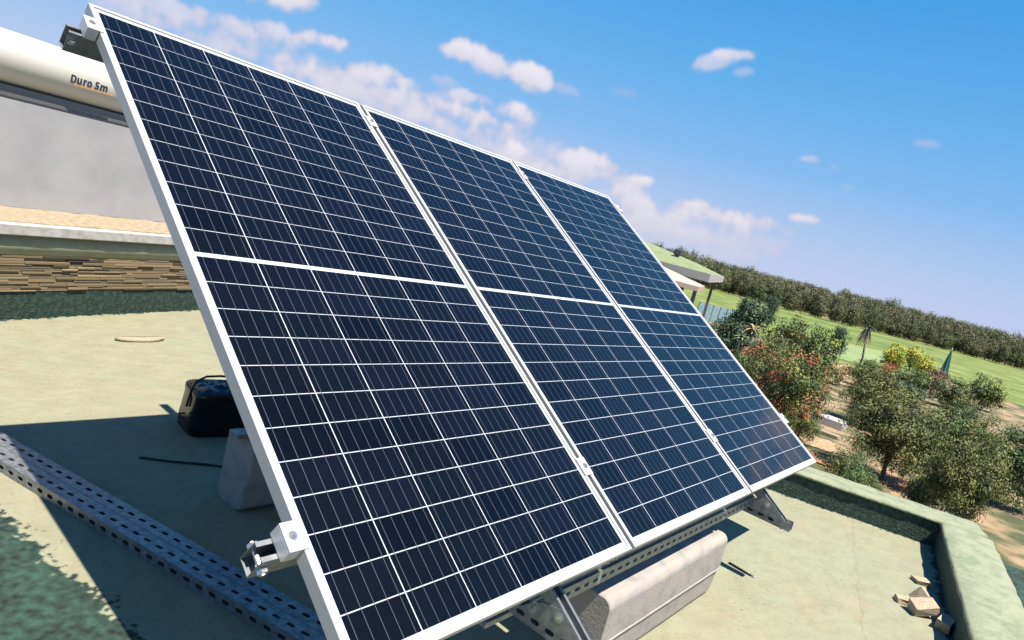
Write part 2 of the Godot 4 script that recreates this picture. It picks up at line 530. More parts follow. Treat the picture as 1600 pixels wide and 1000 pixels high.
func ridge_mesh(a: Vector3, b: Vector3, wide: float, tall: float, seed_: int) -> ArrayMesh:
	# a hand-trowelled coping: a bar with rounded, slightly wavy edges
	var mb := MB.new(true)
	var n := noise(seed_, 3.0, 3)
	var dir := (b - a).normalized()
	var s := dir.cross(Vector3.UP).normalized()
	var prof := [Vector2(-0.5, -0.5), Vector2(-0.5, 0.1), Vector2(-0.46, 0.5), Vector2(-0.2, 0.62), Vector2(0.2, 0.62), Vector2(0.46, 0.5), Vector2(0.5, 0.1), Vector2(0.5, -0.5)]
	var steps := int((b - a).length() / 0.08)
	var prev := []
	for k in steps + 1:
		var c := a.lerp(b, float(k) / steps)
		var ring := []
		for i in prof.size():
			var q: Vector2 = prof[i]
			var w := n.get_noise_2d(k * 0.35, i * 3.1)
			ring.append(c + s * (q.x * wide + 0.007 * w * signf(q.x)) + Vector3.UP * (q.y * tall + (0.005 * w if q.y > 0.0 else 0.0)))
		if k > 0:
			for i in prof.size():
				var i2 := (i + 1) % prof.size()
				mb.quad(prev[i], ring[i], ring[i2], prev[i2])
		prev = ring
	return mb.done()

# ---------------------------------------------------------------- higher roof at the side with its tank
func build_upper_wall():
	var X := -3.99
	var w := thing("roof_step_wall", "stepped wall of rough stone, green band and white ledge", "wall", Vector3(X, 0, -3.0))
	var z0 := -9.0
	var z1 := 5.0
	var b := MB.new()
	b.box(Vector3(-0.20, 0.085, (z0 + z1) / 2), Vector3(0.40, 0.17, z1 - z0))
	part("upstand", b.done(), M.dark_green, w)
	# thin courses of rough stone
	var rng := RandomNumberGenerator.new()
	rng.seed = 71
	var s := MB.new()
	s.tinted = true
	var y := 0.172
	while y < 0.392:
		var h := rng.randf_range(0.007, 0.019)
		if y + h > 0.392: h = 0.398 - y
		var z := -3.6
		while z < 3.4:
			var l := rng.randf_range(0.07, 0.34)
			var tone := rng.randf_range(0.65, 0.95)
			var warm := rng.randf()
			s.col = Color(0.27, 0.19, 0.11).lerp(Color(0.19, 0.15, 0.095), warm) * tone
			if rng.randf() < 0.06: s.col = Color(0.05, 0.04, 0.03)
			var dep := rng.randf_range(0.0, 0.014)
			s.bevel_box(Vector3(-0.05 + dep, y + h / 2, z + l / 2), Vector3(0.10, h - 0.0018, l - 0.003), 0.0018)
			z += l
		y += h
	stuff(part("stone_courses", s.done(), M.stone, w))
	var bk := MB.new()
	bk.box(Vector3(-0.26, 0.284, (z0 + z1) / 2), Vector3(0.34, 0.226, z1 - z0))
	part("stone_backing", bk.done(), M.dark_stone, w)
	part("painted_band", ridge_mesh(Vector3(-0.19, 0.458, z0), Vector3(-0.19, 0.458, z1), 0.40, 0.118, 72), M.fascia_green, w)
	var lg := MB.new()
	lg.bevel_box(Vector3(-0.30, 0.552, (z0 + z1) / 2), Vector3(0.68, 0.066, z1 - z0), 0.006)
	part("ledge", lg.done(), M.white_paint, w)
	part("ledge_screed", ridge_mesh(Vector3(-0.30, 0.590, z0), Vector3(-0.30, 0.590, z1), 0.56, 0.014, 73), M.cream, w)
	# higher plastered face
	var hw := thing("plaster_wall", "smooth grey plastered wall face under the white tank", "wall", Vector3(-4.46, 0.0, -3.0))
	var gb := MB.new()
	gb.box(Vector3(-0.12, 0.93, -2.0), Vector3(0.24, 0.66, 14.0))
	part("plaster", gb.done(), M.grey_plaster, hw)
	# tank on the wall head
	var tk := thing("water_tank", "cream horizontal cylinder tank lying above the grey wall", "tank", Vector3(-4.58, 1.262, -3.4))
	var R := 0.165
	var cy := 0.235
	var shell := MB.new(true)
	var prof := [[-1.35, 0.0], [-1.35, 0.10], [-1.33, 0.145], [-1.29, R], [1.29, R], [1.33, 0.145], [1.35, 0.10], [1.35, 0.0]]
	for i in prof.size() - 1:
		for k in 40:
			var a0 := TAU * k / 40
			var a1 := TAU * (k + 1) / 40
			var c0 := Vector3(cos(a0), sin(a0), 0)
			var c1 := Vector3(cos(a1), sin(a1), 0)
			var q0 := Vector3(0, cy, prof[i][0])
			var q1 := Vector3(0, cy, prof[i + 1][0])
			shell.quad(q0 + c0 * prof[i][1], q0 + c1 * prof[i][1], q1 + c1 * prof[i + 1][1], q1 + c0 * prof[i + 1][1])
	part("shell", shell.done(), M.tank, tk)
	for zz in [-0.8, 0.75]:
		var band := MB.new(true)
		var ring := []
		for k in 41: ring.append(Vector3(cos(TAU * k / 40) * (R + 0.002), cy + sin(TAU * k / 40) * (R + 0.002), zz))
		band.tube(ring, 0.006, 0.006, 6, false)
		part("band", band.done(), M.grey_metal, tk)
	var cr := MB.new()
	cr.box(Vector3(0.085, 0.045, 0), Vector3(0.03, 0.066, 2.4))
	cr.box(Vector3(-0.09, 0.045, 0), Vector3(0.03, 0.066, 2.4))
	part("cradle", cr.done(), M.grey_metal, tk)
	var foot := MB.new()
	foot.box(Vector3(0, 0.005, 0), Vector3(0.24, 0.012, 2.5))
	part("base_strip", foot.done(), M.dark_metal, tk)
	# print on the tank
	var tm := TextMesh.new()
	tm.text = "Duro Sm"
	var f := SystemFont.new()
	f.font_names = PackedStringArray(["Droid Sans"])
	f.font_weight = 700
	tm.font = f
	tm.font_size = 32
	tm.pixel_size = 0.0021
	tm.depth = 0.006
	tm.horizontal_alignment = HORIZONTAL_ALIGNMENT_LEFT
	var t := part("lettering", tm, M.ink, tk)
	t.rotation.y = PI / 2
	t.position = Vector3(R - 0.001, cy - 0.012, 0.115)
	var ol := MB.new()
	ol.box(Vector3(R - 0.0012, cy - 0.046, -0.06), Vector3(0.005, 0.006, 0.30), Basis(Vector3.FORWARD, 0.0))
	part("print_stripe", ol.done(), M.orange, tk)

# ---------------------------------------------------------------- land
func sheet(points: Array, y: float) -> ArrayMesh:
	var poly := PackedVector2Array()
	for p in points: poly.append(Vector2(p.x, p.z))
	var t := Geometry2D.triangulate_polygon(poly)
	var st := SurfaceTool.new()
	st.begin(Mesh.PRIMITIVE_TRIANGLES)
	var cw := Geometry2D.is_polygon_clockwise(poly)
	for k in range(0, t.size(), 3):
		var a := poly[t[k]]
		var b := poly[t[k + 1]]
		var c := poly[t[k + 2]]
		var up := (b - a).cross(c - a) > 0.0
		for q in ([a, b, c] if up else [a, c, b]):
			st.set_normal(Vector3.UP)
			st.add_vertex(Vector3(q.x, y, q.y))
	return st.commit()

func blob(x: float, y: float, rx: float, rz: float, seed_: int, turn := 0.0) -> Array:
	var c := gp(x, y)
	var n := noise(seed_, 0.7, 3)
	var out := []
	for k in 40:
		var a := TAU * k / 40
		var r := 1.0 + 0.45 * n.get_noise_2d(cos(a) * 2.0, sin(a) * 2.0)
		out.append(c + Vector3(cos(a) * rx * r, 0, sin(a) * rz * r).rotated(Vector3.UP, turn))
	return out

func build_land():
	var g := MB.new()
	g.quad(Vector3(-1500, GROUND, 1500), Vector3(1500, GROUND, 1500), Vector3(1500, GROUND, -1500), Vector3(-1500, GROUND, -1500))
	structure("ground", g.done(), M.ground)
	# fairway: from the garden edge to the foot of the wood
	var far := []
	for p in [[1000, 420], [1110, 449], [1190, 471], [1300, 500], [1400, 525], [1467, 542], [1600, 577], [1750, 616]]: far.append(gp(p[0], p[1]))
	var near := []
	for p in [[1800, 690], [1600, 636], [1467, 590], [1390, 572], [1330, 580], [1270, 560], [1200, 530], [1120, 500], [1000, 470]]: near.append(gp(p[0], p[1]))
	structure("fairway", sheet(far + near, GROUND + 0.02), M.fairway)
	# mown bands and the pale putting green
	for b in [[[1190, 487], [1300, 517], [1400, 543], [1470, 560], [1475, 567], [1400, 549], [1300, 523], [1190, 494]],
		[[1310, 545], [1400, 552], [1400, 557], [1310, 551], [1240, 525], [1240, 521]],
		[[1190, 478], [1300, 507], [1460, 547], [1460, 549], [1300, 510], [1190, 481]]]:
		var pts := []
		for p in b: pts.append(gp(p[0], p[1]))
		structure("mown_band", sheet(pts, GROUND + 0.035), M.rough_grass)
	structure("putting_green", sheet([gp(1312, 536), gp(1345, 541), gp(1385, 552), gp(1384, 566), gp(1345, 570), gp(1300, 558), gp(1298, 545)], GROUND + 0.05), M.green_turf)
	# bare soil between the plants
	structure("soil", sheet(blob(1298, 592, 2.6, 1.7, 81), GROUND + 0.03), M.soil)
	structure("soil", sheet(blob(1272, 690, 1.25, 1.1, 82), GROUND + 0.03), M.soil)
	structure("soil", sheet(blob(1390, 752, 0.95, 0.95, 83), GROUND + 0.03), M.red_soil)
	structure("soil", sheet(blob(1412, 715, 0.8, 0.7, 84), GROUND + 0.045), M.red_soil)
	structure("soil", sheet(blob(1262, 712, 0.8, 0.7, 85), GROUND + 0.045), M.red_soil)
	structure("soil", sheet(blob(1230, 562, 2.5, 2.0, 86), GROUND + 0.03), M.red_soil)

# ---------------------------------------------------------------- pavilion
func build_pavilion():
	var zf := -17.0
	var at := Vector3(-1.06, GROUND, zf)
	var t := thing("pavilion", "green hip-roofed pavilion with grey fascia on thin posts", "pavilion", at)
	var e := 1.24 - GROUND      # eaves top above ground
	var wdt := 12.0
	var dep := 7.4
	var fh := 0.20
	var roof := MB.new()
	var a := Vector3(0, e, 0)
	var b := Vector3(-wdt, e, 0)
	var c := Vector3(-wdt, e, -dep)
	var d := Vector3(0, e, -dep)
	var k1 := Vector3(-0.9, e + 0.20, -0.9)
	var k2 := Vector3(-wdt + 0.9, e + 0.20, -0.9)
	var k3 := Vector3(-wdt + 0.9, e + 0.20, -dep + 0.9)
	var k4 := Vector3(-0.9, e + 0.20, -dep + 0.9)
	var r1 := Vector3(-3.7, e + 0.66, -3.7)
	var r2 := Vector3(-wdt + 3.7, e + 0.66, -3.7)
	for q in [[b, a, k1, k2], [a, d, k4, k1], [d, c, k3, k4], [c, b, k2, k3], [k2, k1, r1, r2], [k4, k3, r2, r1]]:
		roof.quad(q[0], q[1], q[2], q[3])
	roof.tri(k1, r1, k4)
	roof.tri(k3, r2, k2)
	var rf := part("roof", roof.done(), M.roof_paint, t)
	var vt := MB.new()
	vt.bevel_box(Vector3(-0.98, e + 0.32, -0.95), Vector3(0.17, 0.17, 0.17), 0.02)
	vt.box(Vector3(-0.98, e + 0.22, -0.95), Vector3(0.10, 0.10, 0.10))
	part("roof_vent", vt.done(), M.dark_metal, rf)
	var fa := MB.new()
	fa.box(Vector3(-wdt / 2, e - fh / 2, 0.011), Vector3(wdt, fh, 0.02))
	part("front_fascia", fa.done(), M.fascia_grey, t)
	var fb := MB.new()
	fb.box(Vector3(0.012, e - fh / 2, -dep / 2), Vector3(0.02, fh, dep))
	part("side_fascia", fb.done(), M.white_paint, t)
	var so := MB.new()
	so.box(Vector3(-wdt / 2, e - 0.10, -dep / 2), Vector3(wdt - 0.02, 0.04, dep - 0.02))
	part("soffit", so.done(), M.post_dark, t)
	for p in [[-0.25, -0.4], [-0.25, -dep + 0.4], [-4.0, -0.4], [-8.0, -0.4]]:
		var po := MB.new()
		po.box(Vector3(p[0], (e - 0.13) / 2, p[1]), Vector3(0.09, e - 0.13, 0.09))
		part("post", po.done(), M.grey_metal, t)
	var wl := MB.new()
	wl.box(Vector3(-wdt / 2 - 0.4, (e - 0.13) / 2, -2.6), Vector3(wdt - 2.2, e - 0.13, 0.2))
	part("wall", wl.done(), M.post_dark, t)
	# lower pale canopy in front
	var cp := thing("canopy", "pale pinkish lean-to canopy below the green pavilion roof", "canopy", Vector3(-1.06, GROUND, -15.6))
	var cb := MB.new()
	var h := 0.86 - GROUND
	var c0 := Vector3(-6, h + 0.08, 0.9)
	var c1 := Vector3(0, h + 0.08, 0.9)
	var c2 := Vector3(0, h + 0.08, -0.9)
	var c3 := Vector3(-1.5, h + 0.36, -0.9)
	var c4 := Vector3(-6, h + 0.36, -0.9)
	var dn := Vector3(0, -0.10, 0)
	cb.quad(c0, c1, c3, c4)
	cb.tri(c1, c3, c2)
	cb.quad(c0 + dn, c1 + dn, c1, c0)
	cb.quad(c1 + dn, c2 + dn, c2, c1)
	cb.quad(c0 + dn, c4 + dn, c2 + dn, c1 + dn)
	part("sheet_roof", cb.done(), M.pink_roof, cp)
	for x in [-0.35, -3.0, -5.7]:
		var po := MB.new()
		po.box(Vector3(x, (h - 0.02) / 2, 0.7), Vector3(0.10, h - 0.02, 0.10))
		part("post", po.done(), M.post_dark, cp)
	# bluish screen beyond
	var a0 := gp(1085, 500)
	var s := thing("screen_fence", "pale blue screen panels standing past the pavilion posts", "fence", a0)
	var a1 := gp(1150, 516) - a0
	var dirv := a1.normalized()
	for k in 6:
		var pb := MB.new()
		var l := a1.length() / 6.0
		pb.bar(dirv * (k * l + 0.04) + Vector3(0, 1.0, 0), dirv * ((k + 1) * l - 0.04) + Vector3(0, 1.0, 0), 0.06, 1.5)
		part("panel", pb.done(), M.pale_blue, s)
		var pp := MB.new()
		pp.box(dirv * (k * l) + Vector3(0, 0.9, 0), Vector3(0.07, 1.8, 0.07))
		part("post", pp.done(), M.grey_metal, s)

# ---------------------------------------------------------------- the solar array
func panel_basis() -> Basis:
	return Basis(AU, PN, PV)

func frame_mesh() -> ArrayMesh:
	var prof := [Vector2(0, -0.0345), Vector2(0, -0.0012), Vector2(0.0012, 0), Vector2(0.0098, 0), Vector2(0.0108, -0.0008), Vector2(0.0108, -0.0060), Vector2(0.0018, -0.0062), Vector2(0.0018, -0.0328), Vector2(0.026, -0.0330), Vector2(0.026, -0.035), Vector2(0.0005, -0.035)]
	var b := MB.new()
	var n := prof.size()
	for i in n:
		var p: Vector2 = prof[i]
		var q: Vector2 = prof[(i + 1) % n]
		var ring := func(v: Vector2) -> Array:
			return [Vector3(v.x, v.y, v.x), Vector3(PW - v.x, v.y, v.x), Vector3(PW - v.x, v.y, PH - v.x), Vector3(v.x, v.y, PH - v.x)]
		var r: Array = ring.call(p)
		var s: Array = ring.call(q)
		for k in 4:
			var k2 := (k + 1) % 4
			b.quad(r[k2], r[k], s[k], s[k2])
	return b.done()

func c_channel(wide: float, tall: float, t: float, lip: float) -> PackedVector2Array:
	# open at the top
	var w := wide / 2
	return PackedVector2Array([Vector2(-w, 0), Vector2(w, 0), Vector2(w, tall), Vector2(w - lip, tall), Vector2(w - lip, tall - t), Vector2(w - t, tall - t), Vector2(w - t, t), Vector2(-w + t, t), Vector2(-w + t, tall - t), Vector2(-w + lip, tall - t), Vector2(-w + lip, tall), Vector2(-w, tall)])

func slotted(b: MB, a: Vector3, along: Vector3, across: Vector3, length: float, wide: float, slot_l: float, slot_w: float, pitch: float, thick: float):
	# a perforated strip of steel, centred on the line from a
	var nrm := along.cross(across).normalized()
	var bs := Basis(along, nrm, across)
	var e := (wide - slot_w) / 2
	for s in [-1.0, 1.0]:
		b.box(a + along * length / 2 + across * s * (slot_w + e) / 2, Vector3(length, thick, e), bs)
	var x := 0.0
	var k := 0
	while x < length:
		var x1: float = min(k * pitch + (pitch - slot_l), length)
		b.box(a + along * (x + x1) / 2, Vector3(x1 - x, thick, slot_w), bs)
		# clipped slot corners
		if x1 + slot_l < length:
			var c := slot_w * 0.28
			for sx in [0.0, 1.0]:
				for sy in [-1.0, 1.0]:
					var o: Vector3 = a + along * (x1 + slot_l * sx) + across * sy * slot_w / 2
					var p: Vector3 = o + along * c * (1.0 - 2.0 * sx)
					var q: Vector3 = o - across * c * sy
					b.tri(o + nrm * thick / 2, p + nrm * thick / 2, q + nrm * thick / 2)
					b.tri(o - nrm * thick / 2, q - nrm * thick / 2, p - nrm * thick / 2)
					b.quad(p + nrm * thick / 2, p - nrm * thick / 2, q - nrm * thick / 2, q + nrm * thick / 2)
		x = x1 + slot_l
		k += 1

func bolt_mesh(r: float, tall: float) -> ArrayMesh:
	var b := MB.new()
	b.tube([Vector3(0, 0, 0), Vector3(0, 0.002, 0)], r * 1.6, r * 1.6, 14)
	b.tube([Vector3(0, 0.002, 0), Vector3(0, tall, 0)], r, r, 6)
	b.tube([Vector3(0, tall, 0), Vector3(0, tall * 1.7, 0)], r * 0.5, r * 0.5, 8)
	return b.done()

func build_array():
	var pb := panel_basis()
	var top := O + Vector3(0, PTOP, 0)
	# --- modules
	var fm := frame_mesh()
	var mu := 0.0204
	var mv := 0.0263
	var midgap := 0.012
	var pu := (PW - 2 * mu) / 6.0
	var pv := (PH - 2 * mv - midgap) / 24.0
	var cell := BoxMesh.new()
	cell.size = Vector3(pu - 0.0030, 0.0003, pv - 0.0024)
	var back := BoxMesh.new()
	back.size = Vector3(PW - 0.006, 0.0008, PH - 0.006)
	var rib := MB.new()
	for half in 2:
		var v0 := mv + half * (12 * pv + midgap) + 0.002
		for c in 6:
			for k in 5:
				var x := mu + c * pu + pu * (k + 0.5) / 5.0
				rib.box(Vector3(x, -0.00440, v0 + 6 * pv - 0.002), Vector3(0.0012, 0.0002, 12 * pv - 0.004))
	var rm := rib.done()
	var gm := MB.new()
	gm.quad(Vector3(0.010, -0.0022, PH - 0.010), Vector3(PW - 0.010, -0.0022, PH - 0.010), Vector3(PW - 0.010, -0.0022, 0.010), Vector3(0.010, -0.0022, 0.010))
	var glass := gm.done()
	var rng := RandomNumberGenerator.new()
	rng.seed = 5
	var lab := ["solar panel with the exposed white side frame and end clamps", "middle solar panel held between two neighbours", "solar panel whose corner reaches out towards the garden"]
	for p in 3:
		var t := thing("solar_panel", lab[p], "solar panel", top + AU * p * (PW + GAP), pb, "solar panels in the roof array")
		part("frame", fm, M.frame, t)
		part("backsheet", back, M.backsheet, t, Vector3(PW / 2, -0.0053, PH / 2))
		for r in 24:
			for c in 6:
				var z := mv + (r + 0.5) * pv + (midgap if r >= 12 else 0.0)
				part("cell", cell, M.cells[rng.randi() % 5], t, Vector3(mu + (c + 0.5) * pu, -0.00465, z))
		stuff(part("busbar_ribbons", rm, M.ribbon, t))
		part("glass", glass, M.glass, t)
		var jb := MB.new()
		jb.bevel_box(Vector3(PW / 2, -0.017, PH / 2), Vector3(0.11, 0.02, 0.07), 0.004)
		part("junction_box", jb.done(), M.black_plastic, t)
	var total := 3 * PW + 2 * GAP
	# --- rails across the slope that carry the modules
	var rail_v := [0.118, 1.738]
	for k in 2:
		var t := thing("mounting_rail", ["galvanized channel rail under the upper clamps of the panels", "galvanized channel rail under the lower clamps of the panels"][k], "rail", top + PV * rail_v[k] - PN * 0.0975, pb, "rails clamped under the panels")
		var b := MB.new()
		b.extrude(c_channel(0.041, 0.062, 0.0025, 0.010), Vector3(-0.066, 0, 0), Vector3(total + 0.13, 0, 0), Vector3(0, 0, 1), Vector3(0, 1, 0))
		part("channel", b.done(), M.zinc, t)
		var tb := MB.new()
		tb.tube([Vector3(-0.052, 0.03, -0.034), Vector3(-0.052, 0.03, 0.034)], 0.006, 0.006, 8)
		part("tie_bolt", tb.done(), M.bolt, t)
		for sgn in [-1.0, 1.0]:
			var nt := MB.new()
			nt.tube([Vector3(-0.052, 0.03, sgn * 0.021), Vector3(-0.052, 0.03, sgn * 0.031)], 0.0115, 0.0115, 6)
			part("nut", nt.done(), M.bolt, t)
	# --- clamps
	for k in 2:
		for g in 2:
			var u := PW * (g + 1) + GAP * (g + 0.5)
			var t := thing("mid_clamp", ["bolted mid clamp gripping two panel frames near their top edge", "bolted mid clamp gripping two panel frames near their lower edge"][k], "clamp", top + AU * u + PV * rail_v[k], pb, ["upper mid clamps", "lower mid clamps"][k])
			var b := MB.new()
			b.bevel_box(Vector3(0, 0.0025, 0), Vector3(0.041, 0.004, 0.060), 0.001)
			b.box(Vector3(0, -0.017, 0), Vector3(0.014, 0.034, 0.056))
			part("plate", b.done(), M.clamp, t)
			part("bolt", bolt_mesh(0.0062, 0.005), M.bolt, t, Vector3(0, 0.0045, 0))
		for s in 2:
			var lb: String = [["aluminium end clamp at the top corner of the exposed side frame", "aluminium end clamp low on the exposed side frame"], ["aluminium end clamp at the top of the garden-side frame", "aluminium end clamp low on the garden-side frame"]][s][k]
			var u := 0.0 if s == 0 else total
			var dx := -1.0 if s == 0 else 1.0
			var t := thing("end_clamp", lb, "clamp", top + AU * u + PV * rail_v[k], pb, "end clamps of the array")
			var b := MB.new()
			b.bevel_box(Vector3(dx * 0.0115, 0.0025, 0), Vector3(0.043, 0.004, 0.060), 0.001)
			b.bevel_box(Vector3(dx * 0.0175, -0.0172, 0), Vector3(0.031, 0.0345, 0.060), 0.0015)
			part("body", b.done(), M.clamp, t)
			part("bolt", bolt_mesh(0.0058, 0.004), M.bolt, t, Vector3(dx * 0.016, 0.0045, 0))
	# --- triangular frames
	var us := [0.735, 2.43]
	var fb := Basis(AU, Vector3.UP, AW)
	for k in 2:
		var t := thing("support_frame", ["slotted steel triangle frame under the exposed end of the array", "slotted steel triangle frame with its bolted foot showing past the concrete block"][k], "support frame", arr(us[k], 0.301, 0.0), fb, "triangle frames under the array")
		# base rail: side webs perforated
		var b := MB.new()
		var w0 := 0.10
		var w1 := 1.775
		for s in [-1.0, 1.0]:
			slotted(b, Vector3(s * 0.0195, 0.0205, w1), Vector3(0, 0, -1), Vector3(0, 1, 0), w1 - w0, 0.0408, 0.028, 0.013, 0.05, 0.0024)
		b.box(Vector3(0, 0.0012, (w0 + w1) / 2), Vector3(0.0360, 0.0024, w1 - w0))
		part("base_rail", b.done(), M.zinc, t)
		# rail parallel to the modules: starts behind the foot
		var sl := Vector3(0, -0.55484, 0.83196)       # down the slope in this frame
		var on := Vector3(0, 0.83196, 0.55484)
		var start := Vector3(0, 1.62528 - 0.301, 0) - on * 0.141
		var c := MB.new()
		c.extrude(c_channel(0.041, 0.041, 0.0025, 0.009), start - sl * 0.10, sl * 2.285, Vector3(1, 0, 0), on)
		part("slope_rail", c.done(), M.zinc, t)
		# rear post
		var pz := 0.20
		var ph := (start + sl * ((pz - start.z) / sl.z)).y
		var d := MB.new()
		d.extrude(c_channel(0.041, 0.041, 0.0025, 0.009), Vector3(0, 0.003, pz - 0.02), Vector3(0, ph - 0.01, 0), Vector3(1, 0, 0), Vector3(0, 0, 1))
		part("rear_post", d.done(), M.zinc, t)
		# gusset plate at the foot and its bolts
		var g := MB.new()
		g.extrude(PackedVector2Array([Vector2(1.53, 0.034), Vector2(1.745, 0.034), Vector2(1.72, 0.062), Vector2(1.66, 0.10), Vector2(1.60, 0.085)]), Vector3(-0.0248, 0, 0), Vector3(0.003, 0, 0), Vector3(0, 0, 1), Vector3(0, 1, 0))
		part("gusset", g.done(), M.zinc, t)
		for q in [[1.655, 0.075], [1.575, 0.055]]:
			var bo := part("bolt", bolt_mesh(0.009, 0.008), M.bolt, t, Vector3(-0.0250, q[1], q[0]))
			bo.rotation.z = PI / 2
	# --- cross rail low behind the front edge
	var cr := thing("cross_rail", "long slotted steel rail running under the lower panel edge", "rail", arr(0.762, 0.343, 1.592), fb)
	var b := MB.new()
	var L := 1.645
	slotted(b, Vector3(0, 0.0225, 0.0), Vector3(1, 0, 0), Vector3(0, 1, 0), L, 0.043, 0.027, 0.012, 0.05, 0.0024)
	b.box(Vector3(L / 2, 0.0448, -0.020), Vector3(L, 0.0024, 0.043))
	b.box(Vector3(L / 2, 0.0012, -0.0220), Vector3(L, 0.0022, 0.041))
	part("web", b.done(), M.zinc, cr)
	var up := MB.new()
	up.box(Vector3(L / 2, 0.068, -0.024), Vector3(L, 0.041, 0.034))
	part("upper_flange", up.done(), M.zinc, cr)
	for x in [0.28, 0.33, 1.25, 1.31]:
		var bo := part("bolt", bolt_mesh(0.007, 0.008), M.bolt, cr, Vector3(x, 0.070, -0.007))
		bo.rotation.x = PI / 2
	# --- bearers on the blocks
	var bl := ["flat steel bearer lying on the front concrete block", "flat steel bearer lying on the rear concrete block"]
	for k in 2:
		var t := thing("steel_bearer", bl[k], "rail", arr(0.62, 0.2805, [1.475, 0.20][k]), fb, "bearers on the concrete blocks")
		var q := MB.new()
		q.bevel_box(Vector3(0.96, 0.0095, 0), Vector3(1.92, 0.019, 0.06), 0.002)
		part("flat_bar", q.done(), M.zinc, t)
	concrete_block("concrete_block", "weathered concrete kerb block in the sun under the front edge", arr(1.10, 0, 1.628), fb, 1.0)
	concrete_block("concrete_block", "shadowed concrete kerb block under the back of the array", arr(0.66, 0, 0.30), fb, 1.0)

func concrete_block(called: String, label: String, at: Vector3, fb: Basis, L: float):
	# front face at w = 0, top 0.28; rounded upper edges, a casting seam, the lower half slightly set back
	var t := thing(called, label, "concrete block", at, fb, "kerb blocks that weigh the array down")
	var prof := []
	prof.append(Vector2(-0.045, 0.0))
	for k in 5: prof.append(Vector2(-0.045 + 0.03 * sin(PI / 2 * k / 4), 0.03 - 0.03 * cos(PI / 2 * k / 4)))
	prof.append(Vector2(-0.009, 0.121))
	prof.append(Vector2(-0.0005, 0.124))
	prof.append(Vector2(-0.0005, 0.128))
	prof.append(Vector2(-0.004, 0.131))
	prof.append(Vector2(-0.003, 0.246))
	for k in 13: prof.append(Vector2(-0.036 + 0.033 * cos(PI / 2 * k / 12), 0.247 + 0.033 * sin(PI / 2 * k / 12)))
	for k in 5: prof.append(Vector2(-0.165 - 0.03 * sin(PI / 2 * k / 4), 0.25 + 0.03 * cos(PI / 2 * k / 4)))
	prof.append(Vector2(-0.195, 0.0))
	var cen := Vector2(-0.10, 0.14)
	var n := noise(91, 3.0, 4)
	var mb := MB.new()
	var xs := [[0.0, 0.955], [0.003, 0.98], [0.008, 0.994], [0.016, 1.0]]
	var all := xs.duplicate()
	for k in range(1, 20): all.append([0.016 + (L - 0.032) * k / 20.0, 1.0])
	for k in 4: all.append([L - xs[3 - k][0], xs[3 - k][1]])
	var prev := []
	for k in all.size():
		var ring := []
		for i in prof.size():
			var q: Vector2 = prof[i]
			var w: Vector2 = cen + (q - cen) * all[k][1]
			if q.y == 0.0: w.y = 0.0
			var dn := 0.0022 * n.get_noise_3d(all[k][0] * 2.0, q.x * 5.0, q.y * 5.0)
			if q.y == 0.0: dn = 0.0
			ring.append(Vector3(all[k][0], w.y + (dn if q.y < 0.27 else 0.0), w.x + dn))
		if k > 0:
			for i in prof.size():
				var i2 := (i + 1) % prof.size()
				mb.quad(prev[i], prev[i2], ring[i2], ring[i])
		else:
			for i in range(1, prof.size() - 1): mb.tri(ring[0], ring[i + 1], ring[i])
		prev = ring
	for i in range(1, prof.size() - 1): mb.tri(prev[0], prev[i], prev[i + 1])
	part("casting", mb.done(), M.concrete, t)

